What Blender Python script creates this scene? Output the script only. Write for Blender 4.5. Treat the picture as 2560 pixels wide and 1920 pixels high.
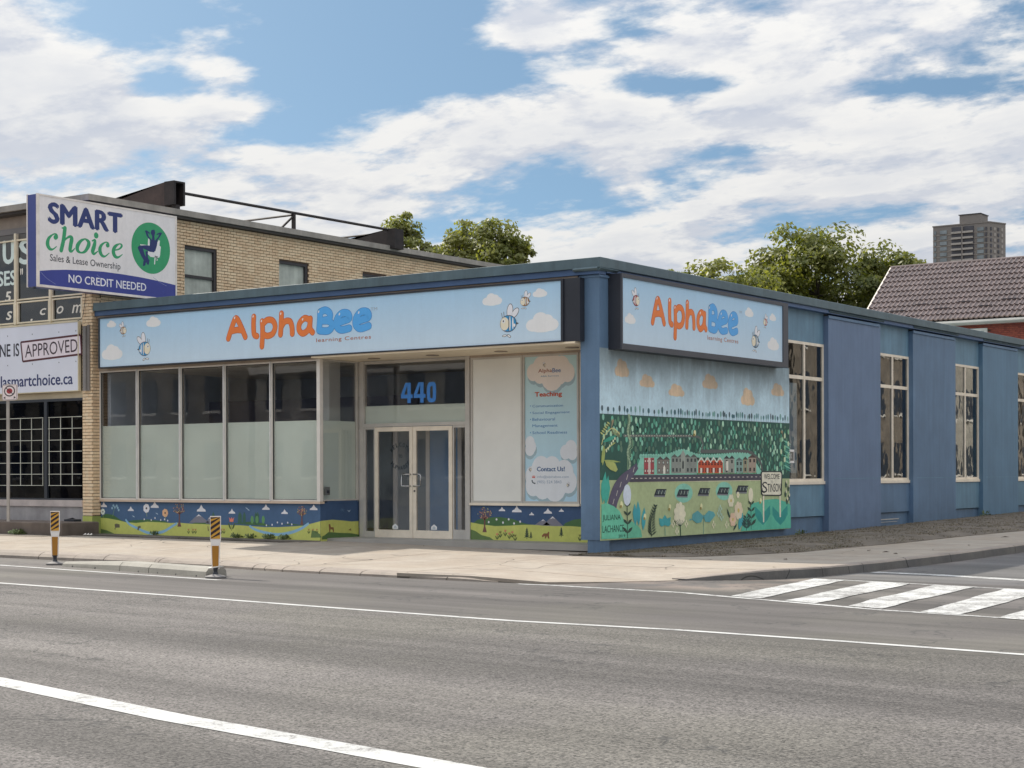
import bpy, math, random
from math import *
from mathutils import Vector, Matrix, noise
import numpy as np

SC = bpy.context.scene
for _o in list(bpy.data.objects): bpy.data.objects.remove(_o)
rnd = random.Random(7)

# ------------------------------------------------------------------ camera
YAW = radians(35.378); ROLL = 0.002822; FPX = 4156.9; SHY = 223.3
CAM = Vector((16.319, -25.608, 1.339))
_R = Vector((cos(YAW), sin(YAW), 0)); _F = Vector((-sin(YAW), cos(YAW), 0)); _U = Vector((0, 0, 1))
cr = (_R * cos(ROLL) - _U * sin(ROLL)); cu = (_U * cos(ROLL) + _R * sin(ROLL))
cam = bpy.data.cameras.new('camera'); camo = bpy.data.objects.new('camera', cam)
SC.collection.objects.link(camo)
camo.matrix_world = Matrix(((cr.x, cu.x, -_F.x, CAM.x), (cr.y, cu.y, -_F.y, CAM.y), (cr.z, cu.z, -_F.z, CAM.z), (0, 0, 0, 1)))
cam.sensor_width = 36; cam.lens = 36 * FPX / 2560; cam.shift_y = SHY / 2560; cam.clip_start = .1; cam.clip_end = 6000
SC.camera = camo

# ------------------------------------------------------------------ light
SUN_AZ = Vector((-6.6, .68, 5.3)).normalized()          # towards the sun
SUN_EL = asin(SUN_AZ.z)
SC.view_settings.view_transform = 'Standard'; SC.view_settings.look = 'None'
SC.view_settings.gamma = 1; SC.view_settings.use_curve_mapping = False
SC.view_settings.exposure = 1.12
sun = bpy.data.lights.new('sun', 'SUN'); suno = bpy.data.objects.new('sun', sun); SC.collection.objects.link(suno)
sun.energy = 2.7; sun.angle = radians(0.6); sun.color = (1, .93, .82)
suno.rotation_euler = (-SUN_AZ).to_track_quat('-Z', 'Y').to_euler()

W = bpy.data.worlds.new('World'); SC.world = W; W.use_nodes = True
nt = W.node_tree; nt.nodes.clear()
class NT:
    def __init__(s, nt): s.nt = nt
    def n(s, t, **k):
        nd = s.nt.nodes.new(t)
        for a, b in k.items(): setattr(nd, a, b)
        return nd
    def put(s, sock, v):
        if hasattr(v, 'is_linked') or hasattr(v, 'links'): s.nt.links.new(v, sock)
        elif v is not None:
            sock.default_value = v
    def m(s, op, a, b=None, c=None, clamp=False):
        nd = s.n('ShaderNodeMath', operation=op, use_clamp=clamp)
        s.put(nd.inputs[0], a); s.put(nd.inputs[1], b); s.put(nd.inputs[2], c)
        return nd.outputs[0]
    def vm(s, op, a, b=None):
        nd = s.n('ShaderNodeVectorMath', operation=op); s.put(nd.inputs[0], a); s.put(nd.inputs[1], b)
        return nd.outputs[0]
    def mix(s, f, a, b, blend='MIX'):
        nd = s.n('ShaderNodeMix', data_type='RGBA', blend_type=blend)
        s.put(nd.inputs[0], f); s.put(nd.inputs[6], a); s.put(nd.inputs[7], b)
        return nd.outputs[2]
    def ss(s, v, lo, hi, a=0., b=1.):
        nd = s.n('ShaderNodeMapRange', interpolation_type='SMOOTHSTEP')
        for i, x in enumerate((v, lo, hi, a, b)): s.put(nd.inputs[i], x)
        return nd.outputs[0]
    def lin(s, v, lo, hi, a=0., b=1.):
        nd = s.n('ShaderNodeMapRange')
        for i, x in enumerate((v, lo, hi, a, b)): s.put(nd.inputs[i], x)
        return nd.outputs[0]
    def noise(s, v, scale, detail=2., rough=.5, dist=0.):
        nd = s.n('ShaderNodeTexNoise'); s.put(nd.inputs['Vector'], v)
        s.put(nd.inputs['Scale'], scale); s.put(nd.inputs['Detail'], detail); s.put(nd.inputs['Roughness'], rough); s.put(nd.inputs['Distortion'], dist)
        return nd.outputs[0]
    def xyz(s, v):
        nd = s.n('ShaderNodeSeparateXYZ'); s.put(nd.inputs[0], v); return nd.outputs
    def comb(s, x, y, z):
        nd = s.n('ShaderNodeCombineXYZ'); s.put(nd.inputs[0], x); s.put(nd.inputs[1], y); s.put(nd.inputs[2], z); return nd.outputs[0]

def sky():
    g = NT(nt)
    d = g.n('ShaderNodeTexCoord').outputs['Generated']
    x, y, z = g.xyz(d)[:3]
    zc = g.m('MAXIMUM', z, 0.0)
    # nishita with the vertical stretched a little: the blue of this sky reaches low down
    zz = g.m('MULTIPLY_ADD', zc, 2.6, 0.03)
    sk = g.n('ShaderNodeTexSky', sky_type='NISHITA', sun_disc=False, sun_elevation=SUN_EL, sun_rotation=atan2(SUN_AZ.x, SUN_AZ.y), air_density=1.0, dust_density=.6, ozone_density=2.2)
    g.put(sk.inputs[0], g.vm('NORMALIZE', g.comb(x, y, zz)))
    hs = g.n('ShaderNodeHueSaturation'); g.put(hs.inputs['Color'], sk.outputs[0]); hs.inputs['Saturation'].default_value = .92; hs.inputs['Value'].default_value = SKYV
    base = g.mix(1., hs.outputs[0], (.92, 1.06, .98, 1), 'MULTIPLY')
    # clouds on a deck; az / elevation used for where the gaps and the big puffs lie
    h = g.m('MAXIMUM', g.m('ADD', g.m('ADD', zc, 0.145), g.m('MULTIPLY', g.m('ADD', g.m('MULTIPLY', x, _R.x), g.m('MULTIPLY', y, _R.y)), -.07)), .03)
    px = g.m('DIVIDE', x, h); py = g.m('DIVIDE', y, h)
    P = g.comb(px, py, 0.0)
    wv = g.noise(P, 1.3, 2.)
    n1 = g.noise(P, 2.1, 9., .56, .25)
    n2 = g.noise(g.comb(g.m('DIVIDE', x, g.m('ADD', h, .012)), g.m('DIVIDE', y, g.m('ADD', h, .012)), 0.0), 2.1, 9., .56, .25)
    nb = g.noise(g.comb(g.m('MULTIPLY', px, 1.), g.m('MULTIPLY', py, 1.), 4.7), 9.0, 6., .6)
    n1 = g.m('MULTIPLY_ADD', g.m('SUBTRACT', nb, .5), .30, n1); n1 = g.m('MULTIPLY_ADD', g.m('SUBTRACT', g.noise(P, 26., 5., .6), .5), .10, n1)
    az = g.m('ARCTAN2', g.m('MULTIPLY', x, -1.), y)     # 0 = +Y, positive to the left
    cov = g.m('ADD', 0.0, g.ss(z, .15, .05, BASEC, BASEC + .16))
    for (u, v, ru, rv, wgt) in BLOBS:
        a0 = YAW - atan((u - 1106) / 3592.); e0 = sin(atan((1022 - v) / 3592.))
        da = g.m('DIVIDE', g.m('SUBTRACT', az, a0), ru / 3592.); de = g.m('DIVIDE', g.m('SUBTRACT', z, e0), rv / 3592.)
        r2 = g.m('ADD', g.m('MULTIPLY', da, da), g.m('MULTIPLY', de, de))
        cov = g.m('ADD', cov, g.m('MULTIPLY', g.m('EXPONENT', g.m('MULTIPLY', r2, -1.)), wgt))
    dens = g.m('ADD', n1, cov)
    alpha = g.ss(dens, .475, .63)
    edge = g.ss(dens, .50, .78)
    shade = g.m('MULTIPLY_ADD', g.m('SUBTRACT', n2, n1), -11.0, .56, clamp=True)     # thicker above: grey base
    thick = g.ss(dens, .56, .80, 1.0, 0.55)
    lit = g.m('MULTIPLY', g.m('MULTIPLY_ADD', shade, .8, .3), thick, clamp=True)
    lit = g.m('ADD', lit, g.m('MULTIPLY', g.m('SUBTRACT', nb, .5), .9), clamp=True)
    cc = g.mix(lit, (CG[0], CG[1], CG[2], 1), (CW[0], CW[1], CW[2], 1))
    haze = g.ss(z, .15, .0, .0, .75)
    base = g.mix(haze, base, (HZ[0], HZ[1], HZ[2], 1))
    col = g.mix(g.m('MULTIPLY', alpha, g.ss(z, -.0, .05, .75, .97)), base, cc)
    up = g.m('MULTIPLY_ADD', g.m('MULTIPLY', zc, zc), 1.35, g.m('MULTIPLY_ADD', zc, .3, .84)); col = g.mix(1., col, g.comb(up, up, up), 'MULTIPLY')   # brightened overhead, out of view, to lift shaded walls; cloudy skies do brighten upward
    # below the horizon: dull ground tone
    col = g.mix(g.ss(z, -.02, 0.0), (1.6, 1.5, 1.4, 1), col)
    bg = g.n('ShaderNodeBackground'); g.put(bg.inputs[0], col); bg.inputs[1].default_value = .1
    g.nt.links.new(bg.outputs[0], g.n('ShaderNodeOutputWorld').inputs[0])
SKYV = .66; BASEC = .10
CG = (2.75, 2.95, 3.4); CW = (4.4, 4.35, 4.25); HZ = (3.2, 3.5, 4.1)
BLOBS = [(20, 130, 110, 120, .12), (110, 265, 170, 75, .14), (430, 95, 60, 40, .12), (505, 165, 75, 35, .12), (500, 255, 75, 20, .14),
         (290, 60, 170, 60, -.2), (330, 200, 90, 70, -.16), (760, 120, 250, 110, -.34), (1050, 150, 150, 45, -.16), (590, 290, 130, 40, -.12), (860, 20, 150, 40, -.16), (1150, 70, 90, 50, .2), (1500, 100, 120, 50, .08),
         (960, 230, 200, 50, .08), (1450, 190, 160, 26, -.22), (1350, 60, 60, 30, -.1), (1900, 60, 350, 120, .03), (2060, 215, 150, 18, -.15), (1650, 330, 200, 14, -.08), (1650, 230, 420, 110, .07), (900, 300, 500, 50, .05)]
sky()

# ------------------------------------------------------------------ ground levels
def sp(t): return t if t > 0 else 0.
def Rz(x, y): return -0.27 + 0.012 * sp(min(y, 60))
def Fz(x): return -.13 + .013 * min(sp(-x), 7) + .004 * min(sp(-x - 7), 8)
def Sz(x, y):
    t = min(1, max(0, (x + 7.5) / 5)); k = -.14 - .052 * t
    w = min(1, max(0, (x - 3) / 2)); k = k * (1 - w) - .13 * w
    t = min(1, max(0, (y + 5) / 4.5)); t = t * t * (3 - 2 * t)
    return k + (Fz(x) - k) * t + .013 * sp(min(y, 60)) * min(1, max(0, x + .5))

# point on a plane seen at a place of the photograph (used for drawing wall paintings and prints to scale)
CROP = dict(c1=(0, 440, .23508), c2=(0, 780, .23508), c3=(0, 1110, .28933), c4=(400, 430, .42495), c5=(220, 860, .31645), c6=(860, 840, .33755),
            d1=(1420, 620, .26221), d2=(1480, 1000, .23508), d3=(1940, 740, .36173), A=(0, 560, .13562), R=(2160, 520, .2291))
def at(c, px, py, ax, v):
    a, b, s = CROP[c]; a = a + px * s - 1280; b = b + py * s - 960 - SHY
    k = cos(ROLL); q = sin(ROLL)
    a, b = a * k - b * q, a * q + b * k
    d = _F + _R * (a / FPX) - _U * (b / FPX)
    return CAM + d * ((v - CAM[ax]) / d[ax])

# ------------------------------------------------------------------ colours and materials
def lin1(c): return c / 12.92 if c <= .04045 else ((c + .055) / 1.055) ** 2.4
def L(h, k=1.):
    k = k if isinstance(k, tuple) else (k, k, k)
    c = [lin1(int(h[i:i + 2], 16) / 255) * k[i // 2] for i in (0, 2, 4)]; m_ = max(max(c) / .88, 1); return tuple(x / m_ for x in c)
KV = (1.46, 1.42, 1.36)   # observed colour of a shaded wall -> its own colour
def C_(h): return L(h, KV)
MATS = {}
def mat(name, rgb, rough=.7, var=.12, vs=1.3, bump=0., bs=40., metal=0., spec=.5, streak=0., fine=0., coat=0., dirt=None):
    if name in MATS: return MATS[name]
    m = bpy.data.materials.new(name); m.use_nodes = True; MATS[name] = m
    g = NT(m.node_tree); b = m.node_tree.nodes['Principled BSDF']
    P = g.n('ShaderNodeNewGeometry').outputs['Position']
    f = g.noise(P, vs, 5., .6)
    fac = g.lin(f, .3, .7, 1 - var, 1 + var)
    if fine: fac = g.m('MULTIPLY', fac, g.lin(g.noise(P, 55., 3., .7), .3, .7, 1 - fine, 1 + fine))
    if streak:
        x, y, z = g.xyz(P)[:3]
        fac = g.m('MULTIPLY', fac, g.lin(g.noise(g.comb(g.m('MULTIPLY', x, 6.), g.m('MULTIPLY', y, 6.), g.m('MULTIPLY', z, .5)), 1., 4., .6), .35, .75, 1.03, 1 - streak))
    c = g.mix(1., (*rgb, 1), g.comb(fac, fac, fac), 'MULTIPLY')
    if dirt:
        z = g.xyz(P)[2]
        k = g.m('MULTIPLY', g.ss(z, dirt[0], dirt[1], 1., 0.), g.lin(g.noise(P, 3.5, 5., .7), .3, .65))
        c = g.mix(g.m('MULTIPLY', k, dirt[2]), c, (*dirt[3], 1))
    g.put(b.inputs['Base Color'], c)
    b.inputs['Roughness'].default_value = rough; b.inputs['Metallic'].default_value = metal
    b.inputs['Specular IOR Level'].default_value = spec; b.inputs['Coat Weight'].default_value = coat
    if bump:
        bn = g.n('ShaderNodeBump'); bn.inputs['Strength'].default_value = bump; bn.inputs['Distance'].default_value = .01
        g.put(bn.inputs['Height'], g.noise(P, bs, 4., .65)); g.put(b.inputs['Normal'], bn.outputs[0])
    return m
def paintmat(name, rough=.6, var=.06, grime=None, streak=.08, bump=.15, spec=.4):
    m = bpy.data.materials.new(name); m.use_nodes = True
    g = NT(m.node_tree); b = m.node_tree.nodes['Principled BSDF']
    P = g.n('ShaderNodeNewGeometry').outputs['Position']; x, y, z = g.xyz(P)[:3]
    at_ = g.n('ShaderNodeAttribute', attribute_name='Col').outputs['Color']
    fac = g.lin(g.noise(P, 2.2, 5., .65), .3, .7, 1 - var, 1 + var); fac = g.m('MULTIPLY', fac, g.lin(g.noise(P, 14., 4., .6), .3, .7, 1 - var * .7, 1 + var * .7))
    st = g.noise(g.comb(g.m('MULTIPLY', x, 7.), g.m('MULTIPLY', y, 7.), g.m('MULTIPLY', z, .45)), 1., 5., .6)
    fac = g.m('MULTIPLY', fac, g.lin(st, .35, .75, 1.02, 1 - streak))
    c = g.mix(1., at_, g.comb(fac, fac, fac), 'MULTIPLY')
    if grime:   # soot washed down from an edge at height z0
        z0, dep, amt = grime
        st2 = g.noise(g.comb(g.m('MULTIPLY', x, 2.5), g.m('MULTIPLY', y, 2.5), g.m('MULTIPLY', z, .35)), 1., 5., .65)
        k = g.m('MULTIPLY', g.ss(g.m('ADD', z, g.m('MULTIPLY', g.m('SUBTRACT', st2, .5), -1.9)), z0 - dep, z0 + .05), amt)
        k = g.m('MULTIPLY', k, g.lin(st2, .3, .6, .55, 1.))
        c = g.mix(k, c, (.10, .115, .12, 1))
    g.put(b.inputs['Base Color'], c); b.inputs['Roughness'].default_value = rough; b.inputs['Specular IOR Level'].default_value = spec
    if bump:
        bn = g.n('ShaderNodeBump'); bn.inputs['Strength'].default_value = bump; bn.inputs['Distance'].default_value = .004
        g.put(bn.inputs['Height'], g.noise(P, 60., 3., .6)); g.put(b.inputs['Normal'], bn.outputs[0])
    return m
def glassmat(name, tint=(.55, .6, .6), ior=1.5, wav=.0, refl=1.8):
    m = bpy.data.materials.new(name); m.use_nodes = True
    g = NT(m.node_tree); m.node_tree.nodes.clear()
    tr = g.n('ShaderNodeBsdfTransparent'); tr.inputs[0].default_value = (*tint, 1)
    gl = g.n('ShaderNodeBsdfGlossy'); gl.inputs['Roughness'].default_value = .015; gl.inputs[0].default_value = (.95, .97, 1, 1)
    fr = g.n('ShaderNodeFresnel'); fr.inputs[0].default_value = ior
    if wav:
        P = g.n('ShaderNodeNewGeometry').outputs['Position']
        bn = g.n('ShaderNodeBump'); bn.inputs['Strength'].default_value = wav; bn.inputs['Distance'].default_value = .02
        g.put(bn.inputs['Height'], g.noise(P, 1.6, 2.)); g.put(gl.inputs['Normal'], bn.outputs[0])
    mx = g.n('ShaderNodeMixShader'); bf = g.n('ShaderNodeNewGeometry').outputs['Backfacing']; g.put(fr.inputs[0], g.m('MULTIPLY_ADD', bf, 1 / ior - ior, ior)); g.put(mx.inputs[0], g.m('MULTIPLY', fr.outputs[0], refl, clamp=True)); g.put(mx.inputs[1], tr.outputs[0]); g.put(mx.inputs[2], gl.outputs[0])
    g.nt.links.new(mx.outputs[0], g.n('ShaderNodeOutputMaterial').inputs[0])
    return m

# ------------------------------------------------------------------ mesh builders
def link(o, parent=None):
    SC.collection.objects.link(o)
    if parent is not None: o.parent = parent
    return o
def wloc(o):
    v = Vector(o.location)
    while o.parent: o = o.parent; v += o.location
    return v
class MB:
    def __init__(s): s.v = []; s.f = []; s.m = []; s.mi = 0; s.sm = False
    def add(s, vs, fs):
        b = len(s.v); s.v += [tuple(x) for x in vs]; s.f += [tuple(b + i for i in f) for f in fs]; s.m += [s.mi] * len(fs); return s
    def box(s, x0, x1, y0, y1, z0, z1):
        vs = [(x0, y0, z0), (x1, y0, z0), (x1, y1, z0), (x0, y1, z0), (x0, y0, z1), (x1, y0, z1), (x1, y1, z1), (x0, y1, z1)]
        return s.add(vs, [(3, 2, 1, 0), (4, 5, 6, 7), (0, 1, 5, 4), (1, 2, 6, 5), (2, 3, 7, 6), (3, 0, 4, 7)])
    def bbox(s, x0, x1, y0, y1, z0, z1, b=.008):     # box with bevelled vertical/horizontal edges (chamfer ring)
        P = []
        for (zz, i) in ((z0, b), (z0 + b, 0), (z1 - b, 0), (z1, b)):
            P += [(x0 + i, y0 + i, zz), (x1 - i, y0 + i, zz), (x1 - i, y1 - i, zz), (x0 + i, y1 - i, zz)]
        F = [(3, 2, 1, 0), (12, 13, 14, 15)]
        for k in range(3):
            for j in range(4): F.append((4 * k + j, 4 * k + (j + 1) % 4, 4 * k + 4 + (j + 1) % 4, 4 * k + 4 + j))
        return s.add(P, F)
    def quad(s, a, b, c, d): return s.add([a, b, c, d], [(0, 1, 2, 3)])
    def poly(s, pts): return s.add(pts, [tuple(range(len(pts)))])
    def tube(s, pts, r, n=8, cap=True):
        pts = [Vector(p) for p in pts]; rs = r if isinstance(r, (list, tuple)) else [r] * len(pts)
        vs = []; fs = []
        for i, p in enumerate(pts):
            t = (pts[min(i + 1, len(pts) - 1)] - pts[max(i - 1, 0)]).normalized()
            a = t.cross(Vector((0, 0, 1)) if abs(t.z) < .9 else Vector((1, 0, 0))).normalized(); b = t.cross(a)
            for k in range(n):
                q = 2 * pi * k / n; vs.append(p + (a * cos(q) + b * sin(q)) * rs[i])
        for i in range(len(pts) - 1):
            for k in range(n): fs.append((i * n + k, (i + 1) * n + k, (i + 1) * n + (k + 1) % n, i * n + (k + 1) % n))
        if cap: fs.append(tuple(range(n))); fs.append(tuple(len(vs) - 1 - k for k in range(n)))
        return s.add(vs, fs)
    def prism(s, prof, axis, a, b):      # profile (2D) extruded along axis from a to b
        n = len(prof); vs = []
        for t in (a, b):
            for (p, q) in prof:
                vs.append({'x': (t, p, q), 'y': (p, t, q), 'z': (p, q, t)}[axis])
        fs = [tuple(range(n)), tuple(n + n - 1 - i for i in range(n))]
        fs += [(i, n + i, n + (i + 1) % n, (i + 1) % n) for i in range(n)]
        return s.add(vs, fs)
    def lathe(s, prof, cx, cy, n=16):
        vs = []; fs = []
        for (r, z) in prof:
            for k in range(n): vs.append((cx + r * cos(2 * pi * k / n), cy + r * sin(2 * pi * k / n), z))
        for i in range(len(prof) - 1):
            for k in range(n): fs.append((i * n + k, i * n + (k + 1) % n, (i + 1) * n + (k + 1) % n, (i + 1) * n + k))
        fs.append(tuple(n - 1 - k for k in range(n))); fs.append(tuple((len(prof) - 1) * n + k for k in range(n)))
        return s.add(vs, fs)
    def build(s, name, mt, parent=None, smooth=False, kind=None):
        me = bpy.data.meshes.new(name); off = wloc(parent) if parent else Vector((0, 0, 0))
        me.from_pydata([(x - off.x, y - off.y, z - off.z) for x, y, z in s.v], [], s.f)
        for m_ in (mt if isinstance(mt, (list, tuple)) else [mt]): me.materials.append(m_)
        if any(s.m): me.polygons.foreach_set('material_index', s.m)
        me.validate(); bm_fix(me)
        if smooth: me.polygons.foreach_set('use_smooth', [True] * len(me.polygons))
        me.update()
        o = bpy.data.objects.new(name, me); link(o, parent)
        if kind: o['kind'] = kind
        return o
import bmesh
def bm_fix(me):
    b = bmesh.new(); b.from_mesh(me); bmesh.ops.recalc_face_normals(b, faces=b.faces); b.to_mesh(me); b.free()
def B(*a): return MB().box(*a)
def thing(name, loc, label, cat, group=None):
    o = bpy.data.objects.new(name, None); o.location = loc; o.empty_display_size = .2; link(o)
    return tag(o, label, cat, group)
def tag(o, label, cat, group=None):
    o['label'] = label; o['category'] = cat
    if group: o['group'] = group
    return o
def structure(o): o['kind'] = 'structure'; return o
def lab(o, l): o['label'] = l; return o

# flat painting / print: shapes with their own paint colour on one plane
class Art:
    ST = .0007
    def __init__(s, ax, v, sgn, flipu=False):
        s.ax = ax; s.v = v; s.sgn = sgn; s.V = []; s.F = []; s.C = []; s.lv = 0
    def pt(s, u, w, lv):
        d = s.v + s.sgn * s.ST * lv
        return (u, d, w) if s.ax == 1 else (d, u, w)
    def poly(s, pts, col, lv=None):
        lv = s.lv if lv is None else lv
        b = len(s.V); s.V += [s.pt(u, w, lv) for u, w in pts]; s.F.append(tuple(range(b, b + len(pts)))); s.C.append(col)
    def rect(s, u0, u1, w0, w1, col, lv=None): s.poly([(u0, w0), (u1, w0), (u1, w1), (u0, w1)], col, lv)
    def ell(s, cu_, cw, ru, rw, col, lv=None, n=20, rot=0.):
        p = []
        for k in range(n):
            a = 2 * pi * k / n; x = ru * cos(a); y = rw * sin(a)
            p.append((cu_ + x * cos(rot) - y * sin(rot), cw + x * sin(rot) + y * cos(rot)))
        s.poly(p, col, lv)
    def cloud(s, u, w, ru, rw, col, lv=None):
        lv = s.lv if lv is None else lv; e = .1
        for i, (a, b, c, d) in enumerate(((-.55, -.1, .42, .5), (.5, -.12, .45, .5), (0, -.25, .8, .45), (-.12, .3, .45, .6), (.28, .2, .38, .5))):
            s.ell(u + a * ru, w + b * rw, c * ru, d * rw, col, lv + e * i)
    def smooth(s, pts, k=5):
        out = []; n = len(pts)
        for i in range(n - 1):
            p0 = pts[max(i - 1, 0)]; p1 = pts[i]; p2 = pts[i + 1]; p3 = pts[min(i + 2, n - 1)]
            for j in range(k):
                t = j / k
                out.append(tuple(.5 * ((2 * p1[c]) + (-p0[c] + p2[c]) * t + (2 * p0[c] - 5 * p1[c] + 4 * p2[c] - p3[c]) * t * t + (-p0[c] + 3 * p1[c] - 3 * p2[c] + p3[c]) * t ** 3) for c in range(len(p1))))
        out.append(tuple(pts[-1])); return out
    def stroke(s, pts, w, col, lv=None, sm=True, cap=True):
        """w number, or points carry a third value = width"""
        lv = s.lv if lv is None else lv
        if sm and len(pts) > 2: pts = s.smooth(pts)
        P = [(p[0], p[1]) for p in pts]; Wd = [(p[2] if len(p) > 2 else w) * .5 for p in pts]
        Lf = []; Rt = []
        for i in range(len(P)):
            a = P[max(i - 1, 0)]; b = P[min(i + 1, len(P) - 1)]; dx = b[0] - a[0]; dy = b[1] - a[1]; l = hypot(dx, dy) or 1
            nx, ny = -dy / l * Wd[i], dx / l * Wd[i]
            Lf.append((P[i][0] + nx, P[i][1] + ny)); Rt.append((P[i][0] - nx, P[i][1] - ny))
        for i in range(len(P) - 1): s.poly([Lf[i], Lf[i + 1], Rt[i + 1], Rt[i]], col, lv + (.11 if i % 2 else 0) + .08 * i / len(P))
        if cap:
            s.ell(*P[0], Wd[0], Wd[0], col, lv + .22, 12); s.ell(*P[-1], Wd[-1], Wd[-1], col, lv + .30, 12)
    def text(s, st, u0, u1, w0, w1, col, lv=None, bold=0., shear=0., spacing=1., flip=False, rot=0., arc=None):
        lv = s.lv if lv is None else lv
        if bold > .008:      # heavier weight: the word laid over itself a hair apart
            e = (w1 - w0) * bold * 1.1; u0 += e; u1 -= e
            for k, (a, b) in enumerate(((-1, 0), (1, 0), (0, .6), (0, -.6))):
                s.text(st, u0 + a * e, u1 + a * e, w0 + b * e, w1 + b * e, col, lv + .15 * (k + 1), 0., shear, spacing, False, rot)
            bold = 0.
        cv = bpy.data.curves.new('t', 'FONT'); cv.body = st; cv.fill_mode = 'BOTH'; cv.offset = bold; cv.shear = shear; cv.space_character = spacing; cv.resolution_u = 3
        ob = bpy.data.objects.new('t', cv); SC.collection.objects.link(ob)
        dg = bpy.context.evaluated_depsgraph_get(); me = bpy.data.meshes.new_from_object(ob.evaluated_get(dg))
        xs = [v.co.x for v in me.vertices]; ys = [v.co.y for v in me.vertices]
        x0, x1, y0, y1 = min(xs), max(xs), min(ys), max(ys); b = len(s.V)
        cx = (u0 + u1) / 2; cw = (w0 + w1) / 2
        for v in me.vertices:
            a = (v.co.x - x0) / (x1 - x0); c = (v.co.y - y0) / (y1 - y0)
            u = u0 + (u1 - u0) * a; w = w0 + (w1 - w0) * c
            if rot: u, w = cx + (u - cx) * cos(rot) - (w - cw) * sin(rot), cw + (u - cx) * sin(rot) + (w - cw) * cos(rot)
            s.V.append(s.pt(u, w, lv))
        for p in me.polygons: s.F.append(tuple(b + i for i in p.vertices)); s.C.append(col)
        bpy.data.objects.remove(ob); bpy.data.curves.remove(cv); bpy.data.meshes.remove(me)
    def build(s, name, mt, parent):
        me = bpy.data.meshes.new(name); off = wloc(parent)
        me.from_pydata([(x - off.x, y - off.y, z - off.z) for x, y, z in s.V], [], s.F)
        me.materials.append(mt); a = me.color_attributes.new('Col', 'FLOAT_COLOR', 'CORNER')
        arr = []
        for f, c in zip(s.F, s.C): arr += [c[0], c[1], c[2], 1.] * len(f)
        if len(arr) == 4 * len(me.loops): a.data.foreach_set('color', arr)
        me.update(); o = bpy.data.objects.new(name, me); return link(o, parent)

def copies(src, parent, locs, name=None, rots=None):
    for i, l in enumerate(locs):
        o = src.copy(); o.location = l
        if rots: o.rotation_euler = rots[i]
        SC.collection.objects.link(o); o.parent = parent
        yield o

# common materials
M_blue = mat('blue_wall_paint', C_('526b86'), .55, .12, 1.1, .25, 18., streak=.16, fine=.04, dirt=(.1, .9, .35, (.05, .08, .12)))
M_blue2 = mat('pale_blue_wall_paint', C_('5a7a90'), .55, .14, 1.3, .25, 18., streak=.22, fine=.04, dirt=(.1, .9, .3, (.05, .08, .12)))
M_coping = mat('grey_green_coping_metal', C_('4a5c64'), .5, .14, 2., .1, 20., streak=.2)
M_bluedk = mat('blue_fascia_paint', C_('3f587c'), .5, .1, 2.)
M_dark = mat('black_sign_box_metal', C_('23262e'), .45, .15, 2.)
M_frame = mat('aluminium_window_frame', C_('a6a4a0'), .42, .1, 3., metal=.0, spec=.6)
M_frame_w = mat('off_white_window_frame', C_('dcd3c4'), .5, .12, 3.)
M_tanhead = mat('tan_header_trim', C_('8f8378'), .6, .15, 3.)
M_soffit = mat('cream_soffit_board', C_('c9bda8'), .7, .1, 2., .1, 10.)
M_glass = glassmat('window_glass', (.93, .92, .91), 1.5, .03, 1.25)
M_glassd = glassmat('dark_window_glass', (.35, .4, .42), 1.5, .12, 1.5)
M_film = mat('frosted_window_film', L('a4afa8', 2.2), .55, .07, .7)
M_int = mat('dim_interior_wall', (.50, .60, .72), .9, .2, .8)
M_intc = mat('interior_ceiling', (.75, .72, .65), .9, .2, .8)
M_concw = mat('grey_concrete', C_('8c8a8c'), .85, .2, 2., .3, 40., streak=.15)
PAINT = paintmat('wall_painting_paint', .6)
PRINT = paintmat('sign_print', .4, .02, None, .02, 0.)
PRINTW = paintmat('weathered_sign_print', .45, .04, None, .05, 0.)
MURAL = paintmat('street_mural_paint', .65, .10, (3.63, 1.0, .8), .02)
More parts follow.
